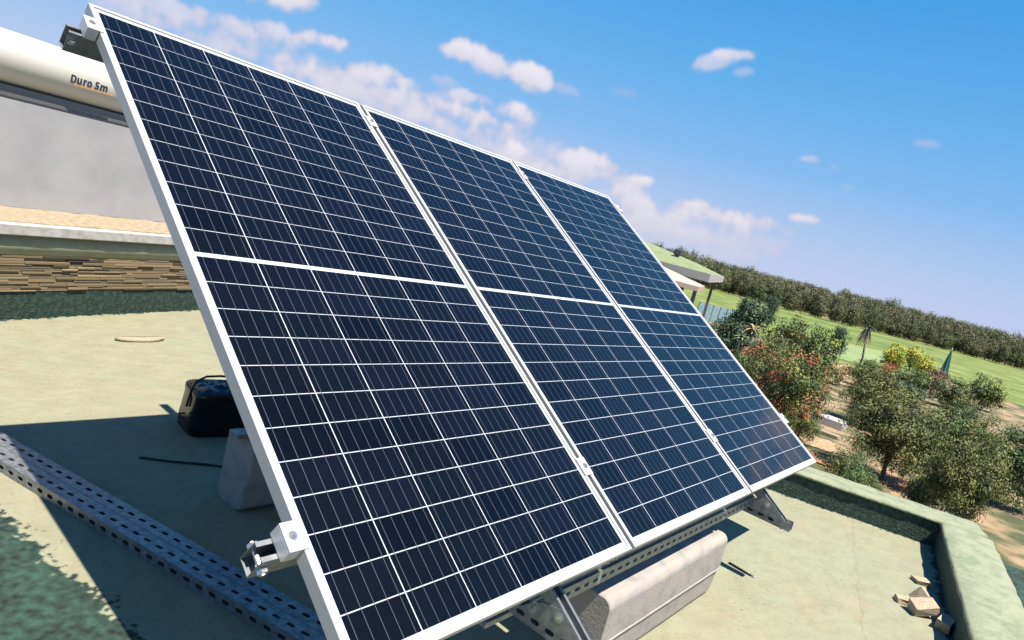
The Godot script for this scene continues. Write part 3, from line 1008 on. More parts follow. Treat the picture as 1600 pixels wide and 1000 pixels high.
# ---------------------------------------------------------------- loose things on the roof
func build_loose_things():
	# slotted double channel on the floor
	var d := Vector3(1.098, 0, 0.074).normalized()
	var s := Vector3.UP.cross(d).normalized() * -1.0    # away from the camera
	var a := Vector3(-1.993, 0, -1.767) - d * 0.85
	var L := 2.55
	var t := thing("strut_channel", "doubled slotted steel channel lying on the roof in the array's shadow", "steel channel", a, Basis(d, Vector3.UP, d.cross(Vector3.UP)))
	# local z points towards the camera side
	for k in 2:
		var z := 0.033 + k * 0.066
		var b := MB.new()
		slotted(b, Vector3(0, 0.0435, z), Vector3(1, 0, 0), Vector3(0, 0, -1), L, 0.060, 0.028, 0.013, 0.055, 0.0024)
		for sg in [-1.0, 1.0]:
			if k == 1 and sg > 0:
				slotted(b, Vector3(0, 0.0222, z + 0.0312), Vector3(1, 0, 0), Vector3(0, 1, 0), L, 0.0438, 0.028, 0.014, 0.055, 0.0024)
			else:
				b.box(Vector3(L / 2, 0.0222, z + sg * 0.0312), Vector3(L, 0.0438, 0.0024))
		part("channel", b.done(), M.zinc, t)
	# black bag-like tool case with a wire handle
	var bb := Basis(Vector3.UP, deg_to_rad(62.0))
	var g := thing("tool_case", "glossy black tool case with a wire handle standing behind the array", "tool case", Vector3(-2.17, 0.0, -2.60), bb)
	var body := MB.new(true)
	var rings := [[0.0, 0.150, 0.108], [0.005, 0.160, 0.117], [0.06, 0.162, 0.119], [0.17, 0.155, 0.113], [0.19, 0.158, 0.116], [0.206, 0.156, 0.114], [0.212, 0.146, 0.105]]
	body_rings(body, rings, 40, 6.0)
	part("body", body.done(), M.black_plastic, g)
	var lid := MB.new(true)
	var nz := noise(95, 14.0, 3)
	var K := 16
	var gridp := func(i: int, j: int) -> Vector3:
		var u := -1.0 + 2.0 * i / K
		var v := -1.0 + 2.0 * j / K
		var e: float = clampf(1.0 - pow(max(absf(u), absf(v)), 6.0), 0.0, 1.0)
		return Vector3(u * 0.146, 0.197 + 0.022 * e + 0.010 * e * nz.get_noise_2d(u * 0.16, v * 0.16) * 2.0, v * 0.104)
	for i in K:
		for j in K:
			lid.quad(gridp.call(i, j + 1), gridp.call(i + 1, j + 1), gridp.call(i + 1, j), gridp.call(i, j))
	part("lid", lid.done(), M.black_plastic, g)
	var h := MB.new(true)
	var hp := []
	for q in [[-0.165, 0.12], [-0.158, 0.20], [-0.140, 0.245], [-0.10, 0.268], [-0.04, 0.272], [0.05, 0.268], [0.11, 0.260], [0.145, 0.236], [0.160, 0.19], [0.166, 0.12]]: hp.append(Vector3(q[0], q[1], 0.02))
	h.tube(hp, 0.0055, 0.0055, 8)
	part("handle", h.done(), M.black_wire, g)
	for sg in [-1.0, 1.0]:
		var lt := MB.new()
		lt.bevel_box(Vector3(sg * 0.07, 0.165, 0.118), Vector3(0.03, 0.045, 0.012), 0.003)
		part("latch", lt.done(), M.bolt if sg > 0 else M.black_plastic, g)
	var lug := MB.new()
	lug.tube([Vector3(-0.168, 0.09, 0.03), Vector3(-0.20, 0.095, 0.04), Vector3(-0.205, 0.085, 0.06), Vector3(-0.170, 0.078, 0.07)], 0.004, 0.004, 6)
	part("carry_ring", lug.done(), M.black_wire, g)
	# cable on the floor in the shade
	var cab := MB.new(true)
	var cp := []
	for q in [[-2.10, -2.10], [-2.00, -2.17], [-1.90, -2.26], [-1.80, -2.33], [-1.66, -2.36], [-1.5, -2.40]]: cp.append(Vector3(q[0] + 1.8, 0.005, q[1] + 2.25))
	cab.tube(cp, 0.005, 0.005, 8)
	var ct := thing("cable", "thin black cable trailing over the roof in the shade", "cable", Vector3(-1.8, 0.0, -2.25))
	part("sheath", cab.done(), M.black_wire, ct)
	# short offcut of cable beside the block
	var oc := thing("cable_offcut", "short black cable offcut on the pale roof past the concrete block", "cable", Vector3(0.318, 0, -3.357))
	var o1 := MB.new(true)
	o1.tube([Vector3(-0.055, 0.006, -0.025), Vector3(0, 0.0062, 0.002), Vector3(0.05, 0.006, 0.022)], 0.0055, 0.0055, 8)
	part("sheath", o1.done(), M.black_wire, oc)
	var o2 := MB.new(true)
	o2.tube([Vector3(0.05, 0.006, 0.022), Vector3(0.066, 0.006, 0.029)], 0.003, 0.003, 6)
	part("bare_wire", o2.done(), M.bolt, oc)
	# fallen flake of render
	flake("render_flake", "thin curved flake of pink render lying alone on the roof", Vector3(-3.437, 0, -3.266), 0.30, 0.075, 0.016, 96, atan2(0.2117, 0.0579))
	# broken lumps near the corner
	lump("rubble_lump", "largest broken lump of cream rubble, tilted against another", Vector3(1.165, 0.0, -3.665), Vector3(0.13, 0.052, 0.075), 97, Vector3(0.12, 0.5, 0.25))
	lump("rubble_lump", "upright wedge of cream rubble leaning on the largest lump", Vector3(1.175, 0.0, -3.79), Vector3(0.10, 0.075, 0.055), 98, Vector3(0.5, 0.9, -0.3))
	lump("rubble_lump", "small flat chip of cream rubble beside the lumps", Vector3(1.095, 0.0, -3.735), Vector3(0.065, 0.026, 0.055), 99, Vector3(0.05, 0.2, 0.1))
	lump("rubble_lump", "square cream chip lying away from the other rubble", Vector3(1.262, 0.0, -4.13), Vector3(0.085, 0.022, 0.075), 100, Vector3(0.0, 0.3, 0.06))
	lump("rubble_lump", "cream rubble lump touching the side parapet's shadow", Vector3(1.245, 0.0, -3.585), Vector3(0.09, 0.055, 0.07), 101, Vector3(0.1, 1.1, 0.1))

func body_rings(mb: MB, rings: Array, sides: int, power: float):
	var prev := []
	for k in rings.size():
		var ring := []
		for i in sides:
			var a := TAU * i / sides
			var c := cos(a)
			var s := sin(a)
			var r := pow(pow(absf(c), power) + pow(absf(s), power), -1.0 / power)
			ring.append(Vector3(c * r * rings[k][1], rings[k][0], s * r * rings[k][2]))
		if k > 0:
			for i in sides:
				var i2 := (i + 1) % sides
				mb.quad(prev[i2], prev[i], ring[i], ring[i2])
		else:
			for i in range(1, sides - 1): mb.tri(ring[0], ring[i + 1], ring[i])
		prev = ring
	for i in range(1, sides - 1): mb.tri(prev[0], prev[i], prev[i + 1])

func lump(called: String, label: String, at: Vector3, size: Vector3, seed_: int, turn: Vector3):
	# an angular broken piece: a convex cut of a box by random planes
	var rng := RandomNumberGenerator.new()
	rng.seed = seed_
	var bs := Basis.from_euler(turn)
	var pts: Array[Vector3] = []
	for x in [-1, 1]:
		for y in [-1, 1]:
			for z in [-1, 1]:
				pts.append(bs * (Vector3(x, y, z) * size * 0.5 * Vector3(rng.randf_range(0.72, 1.1), rng.randf_range(0.8, 1.05), rng.randf_range(0.72, 1.1))))
	var low := 1e9
	for p in pts: low = min(low, p.y)
	for i in pts.size(): pts[i].y -= low
	var mb := MB.new()
	for f in [[0, 1, 3, 2], [4, 6, 7, 5], [0, 4, 5, 1], [2, 3, 7, 6], [0, 2, 6, 4], [1, 5, 7, 3]]:
		# each face split into a fan round a slightly pushed centre
		var c := (pts[f[0]] + pts[f[1]] + pts[f[2]] + pts[f[3]]) / 4.0
		var nn := (pts[f[1]] - pts[f[0]]).cross(pts[f[2]] - pts[f[0]]).normalized()
		c += nn * rng.randf_range(-0.004, 0.004)
		if c.y < 0.001: c.y = 0.001
		for k in 4: mb.tri(c, pts[f[(k + 1) % 4]], pts[f[k]])
	var t := thing(called, label, "rubble", at, Basis.IDENTITY, "broken rubble on the roof")
	part("stone", mb.done(), M.rubble, t)

func flake(called: String, label: String, at: Vector3, L: float, wd: float, thick: float, seed_: int, turn: float):
	var mb := MB.new(true)
	var n := noise(seed_, 6.0, 2)
	var K := 28
	var topr := []
	var botr := []
	for k in K:
		var a := TAU * k / K
		var r := 1.0 + 0.12 * n.get_noise_2d(cos(a), sin(a))
		var x := cos(a) * L / 2 * r
		var z := sin(a) * wd / 2 * r
		var lift := 0.35 * x * x
		topr.append(Vector3(x * 0.97, thick + lift, z * 0.94))
		botr.append(Vector3(x, 0.0 + lift * 0.8, z))
	for k in K:
		var k2 := (k + 1) % K
		mb.quad(botr[k2], botr[k], topr[k], topr[k2])
		mb.tri(Vector3(0, thick, 0), topr[k], topr[k2])
		mb.tri(Vector3(0, 0, 0), botr[k2], botr[k])
	var t := thing(called, label, "rubble", at, Basis(Vector3.UP, turn))
	var m: Material = M.rubble
	part("stone", mb.done(), m, t)

# ---------------------------------------------------------------- plants
func crown(seed_: int, clumps: int, per: int, leaf: float, fat: float, clump_r: float, pal: Array, flowers: Array = [], share := 0.0, lift := 0.0) -> ArrayMesh:
	# leaves in clumps through an ellipsoid of radius 1 whose foot is at the origin
	var rng := RandomNumberGenerator.new()
	rng.seed = seed_
	var st := SurfaceTool.new()
	st.begin(Mesh.PRIMITIVE_TRIANGLES)
	var lump_n := noise(seed_ + 7, 0.9, 2)
	for k in clumps:
		var d := Vector3(rng.randfn(), rng.randfn(), rng.randfn()).normalized()
		var out := 1.0 + 0.55 * lump_n.get_noise_3dv(d * 1.6)
		var r := pow(rng.randf(), 0.45) * out * 0.92
		var c := d * r + Vector3(0, 1.0, 0)
		if c.y < lift: c.y = lift + rng.randf() * 0.25
		var cr := clump_r * rng.randf_range(0.55, 1.25)
		var tone := rng.randf_range(0.7, 1.3)
		var base: Color = pal[rng.randi() % pal.size()]
		var fl := flowers.size() > 0 and r > 0.6 and rng.randf() < share
		if fl: base = flowers[rng.randi() % flowers.size()]
		for i in per:
			var p := c + Vector3(rng.randfn(), rng.randfn() * 0.8, rng.randfn()) * cr * 0.5
			if p.y < 0.02: p.y = 0.02 + rng.randf() * 0.1
			var o := ((p - c) / maxf(cr, 0.001) * 1.3 + Vector3(0, 0.5, 0) + d * 0.5 + Vector3(rng.randfn(), rng.randfn(), rng.randfn()) * 0.55).normalized()
			var a := o.cross(Vector3(rng.randfn(), rng.randfn() * 0.5, rng.randfn())).normalized()
			var s := o.cross(a).normalized()
			var l := leaf * rng.randf_range(0.5, 1.5)
			var w := l * fat
			var t := tone * rng.randf_range(0.75, 1.25)
			var col := Color(base.r * t, base.g * t, base.b * t)
			var q0 := p - a * l * 0.5
			var q1 := p + s * w * 0.5
			var q2 := p + a * l * 0.5
			var q3 := p - s * w * 0.5
			var n := a.cross(s).normalized()
			for v in [q0, q1, q2, q0, q2, q3]:
				st.set_color(col)
				st.set_normal(n)
				st.add_vertex(v)
	return st.commit()

func trunk(h: float, r: float, seed_: int, spread: float, limbs := 4) -> ArrayMesh:
	var rng := RandomNumberGenerator.new()
	rng.seed = seed_
	var mb := MB.new(true)
	var lean := Vector3(rng.randf_range(-0.12, 0.12), 0, rng.randf_range(-0.12, 0.12)) * h
	var fork := Vector3(lean.x, h * 0.45, lean.z)
	mb.tube([Vector3(0, -0.05, 0), fork * 0.5 + Vector3(0.02, 0, 0.01) * h, fork], r, r * 0.7, 8)
	for k in limbs:
		var a := TAU * k / limbs + rng.randf_range(-0.5, 0.5)
		var tip := fork + Vector3(cos(a) * spread, h * rng.randf_range(0.28, 0.5), sin(a) * spread)
		mb.tube([fork - Vector3(0, r * 0.5, 0), fork.lerp(tip, 0.5) + Vector3(0, 0.06 * h, 0), tip], r * 0.55, r * 0.15, 6)
	return mb.done()

# plant from photograph pixels: foot on the ground at (bx, by), crown wpx wide, top at ty above the foot
func plant(called: String, label: String, category: String, mesh: ArrayMesh, bx: float, by: float, wpx: float, hpx: float, seed_: int, group := "", low := 0.08, bare := false) -> Node3D:
	var at := gp(bx, by)
	var dist := -(at - Vector3(0, HC, 0)).dot(CB)
	var w := wpx * dist / F
	var h := hpx * dist / F
	var t := thing(called, label, category, at, Basis.IDENTITY, group)
	if not bare: part("trunk", trunk(h * 0.8, clampf(h * 0.025, 0.02, 0.14), seed_, w * 0.28), M.bark, t)
	var c := part("crown", mesh, M.leaf, t, Vector3(0, h * low, 0))
	c.scale = Vector3(w / 2, h * (1.0 - low) / 2, w / 2)
	c.rotation.y = seed_ * 1.7
	return t

func frond_mesh(seed_: int, fronds: int, droop: float, pal: Array, leaf_w: float, upright: float) -> ArrayMesh:
	# rosette of arching blades, radius about 1
	var rng := RandomNumberGenerator.new()
	rng.seed = seed_
	var st := SurfaceTool.new()
	st.begin(Mesh.PRIMITIVE_TRIANGLES)
	for k in fronds:
		var a := rng.randf() * TAU
		var el := rng.randf_range(-0.1, 1.0) * (1.0 - upright) + upright * rng.randf_range(0.8, 1.5)
		var d := Vector3(cos(a) * cos(el), sin(el), sin(a) * cos(el))
		var side := d.cross(Vector3.UP).normalized()
		if side.length() < 0.5: side = Vector3.RIGHT
		var base: Color = pal[rng.randi() % pal.size()]
		var L := rng.randf_range(0.75, 1.1)
		var prev := Vector3.ZERO
		var pw := 0.01
		for s in 6:
			var f := (s + 1) / 6.0
			var p := d * L * f + Vector3.DOWN * droop * f * f * L
			var w := leaf_w * sin(PI * clampf(f * 0.85 + 0.1, 0.0, 1.0))
			var t := rng.randf_range(0.75, 1.25)
			var col := Color(base.r * t, base.g * t, base.b * t)
			var n := (p - prev).cross(side).normalized()
			for v in [prev - side * pw, prev + side * pw, p + side * w, prev - side * pw, p + side * w, p - side * w]:
				st.set_color(col)
				st.set_normal(n)
				st.add_vertex(v)
			prev = p
			pw = w
	return st.commit()

func build_garden():
	var olive := [Color(0.060, 0.076, 0.016), Color(0.082, 0.100, 0.020), Color(0.104, 0.120, 0.026), Color(0.040, 0.052, 0.013), Color(0.130, 0.140, 0.036)]
	var green := [Color(0.04, 0.085, 0.02), Color(0.065, 0.12, 0.03), Color(0.085, 0.13, 0.035), Color(0.03, 0.06, 0.018)]
	var darkg := [Color(0.018, 0.05, 0.022), Color(0.03, 0.07, 0.03), Color(0.022, 0.045, 0.018)]
	var lime := [Color(0.14, 0.19, 0.03), Color(0.19, 0.23, 0.04), Color(0.10, 0.15, 0.03)]
	var yellow := [Color(0.36, 0.33, 0.03), Color(0.26, 0.29, 0.03), Color(0.42, 0.36, 0.035), Color(0.14, 0.21, 0.03)]
	var reds := [Color(0.30, 0.05, 0.025), Color(0.36, 0.10, 0.04), Color(0.30, 0.13, 0.06)]
	var rust := [Color(0.16, 0.075, 0.055), Color(0.22, 0.12, 0.09), Color(0.11, 0.07, 0.05), Color(0.10, 0.10, 0.05)]
	var dry := [Color(0.34, 0.25, 0.12), Color(0.40, 0.31, 0.16), Color(0.25, 0.20, 0.09), Color(0.16, 0.17, 0.06)]
	var o1 := crown(201, 160, 190, 0.058, 0.36, 0.26, olive)
	var o2 := crown(202, 160, 190, 0.058, 0.36, 0.26, olive)
	var o3 := crown(203, 130, 160, 0.066, 0.38, 0.27, olive + green)
	var fs1 := crown(211, 180, 90, 0.06, 0.45, 0.26, green + lime + olive, reds, 0.20)
	var fs2 := crown(212, 150, 90, 0.065, 0.45, 0.28, olive + green, reds, 0.10)
	var bu1 := crown(221, 150, 36, 0.12, 0.45, 0.30, olive + green)
	var bu2 := crown(222, 150, 36, 0.12, 0.45, 0.30, green + olive + lime)
	var dk := crown(223, 150, 36, 0.13, 0.45, 0.30, darkg)
	var ye := crown(224, 110, 30, 0.15, 0.5, 0.30, yellow)
	var rd := crown(225, 90, 26, 0.17, 0.5, 0.30, reds + [Color(0.3, 0.05, 0.03)])
	var ru := crown(226, 120, 30, 0.14, 0.45, 0.30, rust)
	var dr := crown(227, 130, 30, 0.13, 0.4, 0.30, dry)
	var lm := crown(228, 110, 30, 0.14, 0.45, 0.30, lime + green)
	# near trees past the parapet
	plant("olive_tree", "big grey-green olive tree above the orange soil patch", "tree", o1, 1376, 750, 152, 146, 1, "olive trees in the garden")
	plant("olive_tree", "olive tree beyond the concrete steps with tan soil before it", "tree", o2, 1350, 668, 104, 98, 2, "olive trees in the garden")
	plant("olive_tree", "olive tree growing close to the parapet corner", "tree", o2, 1478, 830, 120, 165, 3, "olive trees in the garden")
	plant("olive_tree", "olive tree beside the small white box", "tree", o3, 1476, 720, 100, 100, 4, "olive trees in the garden")
	plant("leafy_shrub", "loose olive-green shrub just over the parapet beside the orange soil", "shrub", o3, 1312, 782, 85, 82, 5, "", 0.02, true)
	plant("leafy_shrub", "low grey-green shrub hugging the parapet near the panel corner", "shrub", o2, 1352, 800, 60, 48, 6, "", 0.02, true)
	plant("leafy_shrub", "shrub of mixed green over the soil by the parapet corner", "shrub", bu2, 1432, 800, 64, 70, 7, "", 0.02, true)
	# flowering shrubs beside the panel
	plant("flowering_shrub", "tall green shrub dotted with red flowers beside the panel edge", "shrub", fs1, 1215, 672, 120, 140, 8, "flowering shrubs")
	plant("flowering_shrub", "red-flowered shrub against the tan soil patch", "shrub", fs1, 1252, 640, 70, 80, 9, "flowering shrubs", 0.03)
	plant("flowering_shrub", "sparse red-flowered shrub under the pale palm", "shrub", fs2, 1180, 612, 90, 80, 10, "flowering shrubs", 0.03)
	plant("flowering_shrub", "dark shrub with few orange flowers above the concrete steps", "shrub", fs2, 1240, 690, 66, 66, 11, "flowering shrubs", 0.02)
	plant("lime_bush", "bright lime bush amid the red-flowered shrubs", "bush", lm, 1232, 632, 44, 52, 12, "", 0.02, true)
	# middle distance
	plant("round_bush", "rounded grey-green bush at the fairway edge past the palms", "bush", bu1, 1228, 556, 66, 62, 13, "rounded bushes")
	plant("round_bush", "tall olive-green bush between the fairway and the dry shrub", "bush", bu2, 1262, 596, 70, 90, 14, "rounded bushes")
	plant("round_bush", "dark narrow bush at the fairway's near corner", "bush", dk, 1300, 562, 28, 56, 15, "rounded bushes")
	plant("round_bush", "small dark bush under the mop-headed tree", "bush", bu1, 1345, 606, 46, 44, 16, "rounded bushes")
	plant("round_bush", "low olive bush by the soil path", "bush", bu1, 1200, 570, 60, 50, 17, "rounded bushes")
	plant("dry_shrub", "straw-yellow dry shrub on the tan soil", "shrub", dr, 1302, 600, 46, 40, 18, "", 0.02, true)
	# dark trees near the pavilion
	plant("dark_tree", "dark broad evergreen beside the blue screen", "tree", dk, 1158, 536, 62, 74, 19, "dark evergreens by the pavilion")
	plant("dark_tree", "slim dark conifer casting shade on the fairway", "tree", dk, 1196, 512, 24, 52, 20, "dark evergreens by the pavilion")
	plant("dark_tree", "dark shrubby evergreen right by the panel's edge", "tree", dk, 1128, 560, 60, 66, 21, "dark evergreens by the pavilion")
	plant("dark_tree", "low dark evergreen among the palm rosettes", "tree", dk, 1160, 580, 56, 52, 22, "dark evergreens by the pavilion")
	# yellow, red and rust bushes near the fairway
	plant("yellow_bush", "bright yellow bush with a dark base at the fairway edge", "bush", ye, 1390, 578, 38, 42, 23, "yellow bushes", 0.1)
	plant("yellow_bush", "yellow-green bush between the yellow bush and the parasol", "bush", ye, 1420, 578, 32, 38, 24, "yellow bushes", 0.1)
	plant("yellow_bush", "low yellow bush in front of the closed parasol", "bush", ye, 1440, 586, 34, 32, 25, "yellow bushes", 0.05)
	plant("red_bush", "small bright red bush below the yellow ones", "bush", rd, 1385, 592, 24, 26, 26)
	plant("rust_bush", "reddish brown bush by the closed parasol", "bush", ru, 1452, 622, 34, 54, 27)
	plant("green_bush", "lime green bush beside the red one", "bush", lm, 1408, 606, 42, 34, 28, "green bushes by the fairway", 0.02, true)
	plant("green_bush", "mid green bush between the rust bush and the red bush", "bush", bu2, 1428, 618, 44, 44, 29, "green bushes by the fairway", 0.02, true)
	plant("green_bush", "dark green bush behind the white box", "bush", dk, 1410, 632, 60, 36, 30, "green bushes by the fairway", 0.02, true)
	plant("green_bush", "olive bush right of the rust-coloured bush", "bush", bu1, 1482, 640, 56, 50, 31, "green bushes by the fairway", 0.02, true)
	plant("green_bush", "bush at the far end of the fairway's garden edge", "bush", bu2, 1530, 640, 60, 56, 32, "green bushes by the fairway", 0.02, true)
	plant("green_bush", "broad bush beyond the parapet corner", "bush", o3, 1560, 790, 120, 140, 33, "green bushes by the fairway", 0.02, true)
	plant("lime_bush", "lime tuft at the putting green's edge", "bush", lm, 1358, 582, 26, 22, 34, "", 0.02, true)
	# palms and rosettes
	var fr := frond_mesh(301, 46, 0.55, [Color(0.30, 0.20, 0.10), Color(0.34, 0.26, 0.14), Color(0.16, 0.17, 0.05)], 0.055, 0.25)
	var fg := frond_mesh(302, 40, 0.5, [Color(0.16, 0.20, 0.08), Color(0.10, 0.16, 0.05), Color(0.24, 0.26, 0.13)], 0.07, 0.2)
	var fd := frond_mesh(303, 46, 0.6, [Color(0.03, 0.06, 0.02), Color(0.05, 0.09, 0.03)], 0.05, 0.15)
	var fm := frond_mesh(304, 80, 1.5, [Color(0.09, 0.08, 0.05), Color(0.14, 0.11, 0.075), Color(0.06, 0.06, 0.04)], 0.05, 0.0)
	rosette("palm", "orange-tan palm with drooping fronds near the pavilion", fr, 1160, 566, 46, 88, 41)
	rosette("palm", "pale green palm rosette against the panel edge", fg, 1143, 578, 40, 84, 42)
	rosette("palm", "dark palm beside the blue screen", fd, 1128, 560, 44, 90, 43)
	rosette("palm", "yellow-green spiky palm beside the orange-tan one", frond_mesh(305, 40, 0.3, lime, 0.06, 0.5), 1188, 562, 34, 70, 44)
	# mop-headed tree on a thin leaning trunk
	var at := gp(1334, 588)
	var dist := -(at - Vector3(0, HC, 0)).dot(CB)
	var k := dist / F
	var mt := thing("mop_tree", "thin trunk with a dark shaggy mop head before the fairway", "tree", at)
	var tb := MB.new(true)
	tb.tube([Vector3.ZERO, CR * 4 * k + Vector3(0, 30 * k, 0), Vector3(0, 68 * k, 0) - CR * 2 * k], 1.7 * k, 1.3 * k, 8)
	part("trunk", tb.done(), M.bark, mt)
	var hd := part("crown", fm, M.leaf, mt, Vector3(0, 76 * k, 0) - CR * 3 * k)
	hd.scale = Vector3(13, 20, 13) * k
	var tf := part("crown_tuft", fd, M.leaf, mt, Vector3(0, 80 * k, 0) - CR * 3 * k)
	tf.scale = Vector3(17, 13, 17) * k
	# dark low wall at the fairway edge
	var w0 := gp(1288, 568)
	var w1 := gp(1342, 588)
	var lw := thing("garden_wall", "low dark stone wall between the putting green and the garden", "wall", w0)
	var rng := RandomNumberGenerator.new()
	rng.seed = 77
	var dirw := (w1 - w0).normalized()
	var len := (w1 - w0).length()
	var x := 0.0
	while x < len:
		var l := rng.randf_range(0.35, 0.7)
		var sb := MB.new()
		sb.bevel_box(dirw * (x + l / 2) + Vector3(0, 0.22, 0), Vector3(l - 0.02, 0.44 + rng.randf_range(-0.06, 0.06), 0.4), 0.04, Basis(dirw, Vector3.UP, dirw.cross(Vector3.UP)))
		part("stone", sb.done(), M.dark_stone, lw)
		x += l
	# concrete steps among the shrubs
	var sp := gp(1290, 662)
	var stp := thing("garden_step", "broad pale concrete slab step among the shrubs", "step", sp, Basis(Vector3.UP, -0.35))
	var s1 := MB.new()
	s1.bevel_box(Vector3(0, 0.16, 0), Vector3(1.45, 0.32, 0.95), 0.02)
	part("slab", s1.done(), M.white_paint, stp)
	var sp2 := gp(1280, 676)
	var stp2 := thing("garden_step", "lower tan step edge in front of the pale slab", "step", sp2, Basis(Vector3.UP, -0.30))
	var s2 := MB.new()
	s2.bevel_box(Vector3(0, 0.07, 0), Vector3(1.35, 0.14, 0.35), 0.02)
	part("slab", s2.done(), M.cream, stp2)
	# small white box
	var wb := thing("white_box", "small white box among dark bushes", "box", gp(1418, 634), Basis(Vector3.UP, 0.4))
	var wbm := MB.new()
	wbm.bevel_box(Vector3(0, 0.28, 0), Vector3(0.52, 0.42, 0.4), 0.02)
	part("case", wbm.done(), M.white_paint, wb)
	var wbl := MB.new()
	for sx in [-1, 1]: wbl.box(Vector3(sx * 0.2, 0.035, 0), Vector3(0.06, 0.07, 0.34))
	part("feet", wbl.done(), M.grey_metal, wb)
	# closed parasol
	var pp := gp(1466, 606)
	var pd := -(pp - Vector3(0, HC, 0)).dot(CB) / F
	var pr := thing("closed_parasol", "closed dark green parasol at the fairway's garden edge", "parasol", pp)
	var pm := MB.new(true)
	pm.tube([Vector3.ZERO, Vector3(0, 66 * pd, 0)], 0.7 * pd, 0.7 * pd, 8)
	part("pole", pm.done(), M.grey_metal, pr)
	var pc := MB.new()
	var folds := 14
	for f in folds:
		var a0 := TAU * f / folds
		var a1 := TAU * (f + 1) / folds
		var lv := [[62.0, 0.8], [50.0, 3.0], [34.0, 5.0], [20.0, 7.0]]
		for s in 3:
			var m0: float = lv[s][1] * (1.0 if f % 2 == 0 else 0.6)
			var m1: float = lv[s][1] * (0.6 if f % 2 == 0 else 1.0)
			var n0: float = lv[s + 1][1] * (1.0 if f % 2 == 0 else 0.6)
			var n1: float = lv[s + 1][1] * (0.6 if f % 2 == 0 else 1.0)
			pc.quad(Vector3(cos(a0) * m0, lv[s][0], sin(a0) * m0) * pd, Vector3(cos(a1) * m1, lv[s][0], sin(a1) * m1) * pd, Vector3(cos(a1) * n1, lv[s + 1][0], sin(a1) * n1) * pd, Vector3(cos(a0) * n0, lv[s + 1][0], sin(a0) * n0) * pd)
	var tc: StandardMaterial3D = M.teal_cloth.duplicate()
	tc.cull_mode = BaseMaterial3D.CULL_DISABLED
	part("canopy", pc.done(), tc, pr)

func rosette(called: String, label: String, mesh: ArrayMesh, bx: float, by: float, wpx: float, hpx: float, seed_: int):
	var at := gp(bx, by)
	var k := -(at - Vector3(0, HC, 0)).dot(CB) / F
	var t := thing(called, label, "palm", at, Basis.IDENTITY, "palms by the pavilion")
	var b := MB.new(true)
	b.tube([Vector3.ZERO, Vector3(0, hpx * 0.62 * k, 0)], 2.2 * k, 1.6 * k, 8)
	part("trunk", b.done(), M.bark, t)
	var c := part("crown", mesh, M.leaf, t, Vector3(0, hpx * 0.62 * k, 0))
	c.scale = Vector3(wpx * 0.5, wpx * 0.45, wpx * 0.5) * k
	c.rotation.y = seed_

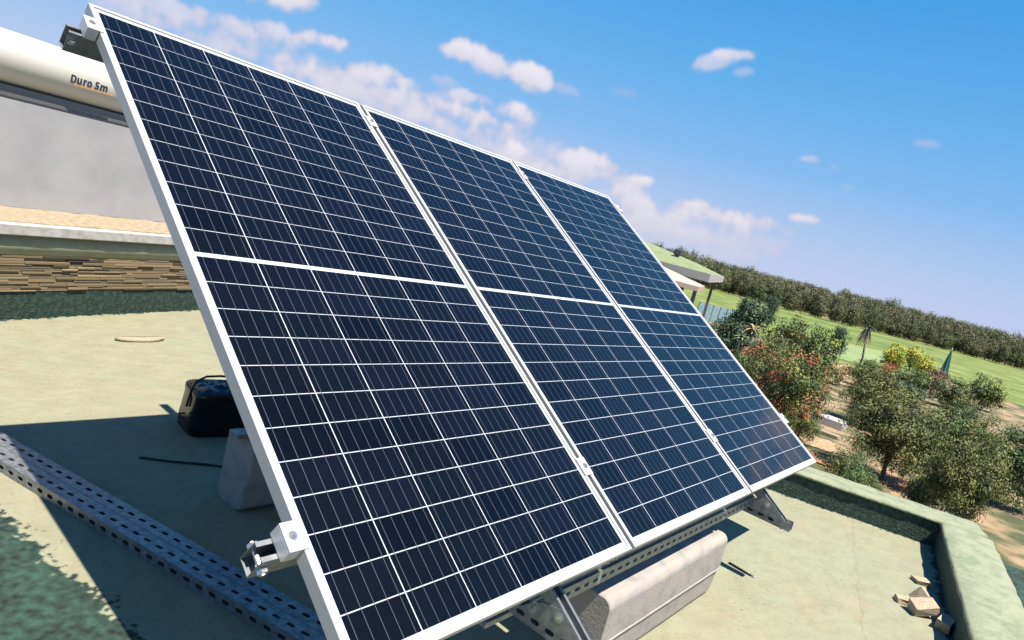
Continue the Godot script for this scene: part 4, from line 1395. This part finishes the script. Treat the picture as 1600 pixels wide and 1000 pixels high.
# ---------------------------------------------------------------- wood behind the fairway
func build_forest():
	var pal := [Color(0.070, 0.075, 0.028), Color(0.095, 0.098, 0.038), Color(0.115, 0.11, 0.048), Color(0.05, 0.055, 0.022), Color(0.135, 0.122, 0.06)]
	var palg := [Color(0.065, 0.085, 0.024), Color(0.095, 0.12, 0.034), Color(0.045, 0.06, 0.02)]
	var kinds := [crown(401, 95, 44, 0.095, 0.6, 0.34, pal), crown(402, 95, 44, 0.095, 0.6, 0.34, pal + palg), crown(403, 95, 44, 0.095, 0.6, 0.32, palg), crown(404, 95, 44, 0.095, 0.6, 0.36, pal)]
	var rng := RandomNumberGenerator.new()
	rng.seed = 404
	var lab := ["grey-olive gum tree in the front row of the wood", "broad olive gum tree in the front row of the wood", "greener tree in the front row of the wood", "brownish gum tree in the front row of the wood"]
	# front row: each tree by itself
	var protos := []
	for k in 4: protos.append(null)
	var base := [[1040, 436], [1110, 453], [1190, 475], [1300, 504], [1400, 528], [1467, 545], [1600, 580], [1720, 611]]
	var px := 1050.0
	while px < 1700.0:
		var y := 0.0
		for s in base.size() - 1:
			if px >= base[s][0] and px <= base[s + 1][0]:
				y = lerp(float(base[s][1]), float(base[s + 1][1]), (px - base[s][0]) / (base[s + 1][0] - base[s][0]))
		var at := gp(px, y - 1.2) + Vector3(rng.randf_range(-2, 2), 0, rng.randf_range(-3, 3))
		var kd := rng.randi() % 4
		var h := rng.randf_range(4.2, 7.4)
		var w := rng.randf_range(3.2, 5.2)
		var t: Node3D
		if protos[kd] == null:
			t = thing("gum_tree", lab[kd], "tree", at, Basis.IDENTITY, "trees in the front row of the wood")
			part("trunk", trunk(0.8, 0.022, 500 + kd, 0.25), M.bark, t)
			var c := part("crown", kinds[kd], M.leaf, t, Vector3(0, 0.04, 0))
			c.scale = Vector3(0.5, 0.48, 0.5)
			protos[kd] = t
		else:
			t = protos[kd].duplicate()
			t.name = numbered("gum_tree")
			add_child(t)
		t.transform = Transform3D(Basis(Vector3.UP, rng.randf() * TAU).scaled(Vector3(w, h, w)), at)
		px += rng.randf_range(6.0, 11.0)
	# the mass of the wood behind
	for kd in 4:
		var mm := MultiMesh.new()
		mm.transform_format = MultiMesh.TRANSFORM_3D
		mm.mesh = kinds[kd]
		var tr := []
		for k in 300:
			var x := rng.randf_range(960.0, 1760.0)
			var yb := 453.0 + (x - 1110.0) * 0.2575 - 2.0 - 12.0 * pow(rng.randf(), 0.7)
			var at := gp(x, yb)
			var dist := at.length()
			if dist > 420.0: continue
			var h := (6.2 + rng.randf_range(-2.0, 1.3)) + (dist - 180.0) * 0.016
			if x > 1300.0: h += 0.9
			if rng.randf() < 0.05: h += 1.6
			var w := rng.randf_range(4.0, 7.0)
			tr.append(Transform3D(Basis(Vector3.UP, rng.randf() * TAU).scaled(Vector3(w / 2, h * 0.45, w / 2)), at + Vector3(0, h * 0.10, 0)))
		mm.instance_count = tr.size()
		for i in tr.size(): mm.set_instance_transform(i, tr[i])
		var o := MultiMeshInstance3D.new()
		o.name = numbered("distant_wood")
		o.multimesh = mm
		o.material_override = M.leaf
		add_child(o)
		stuff(o)
		tag(o, "mass of olive-green treetops filling the wood behind its front row", "wood", "distant wood")
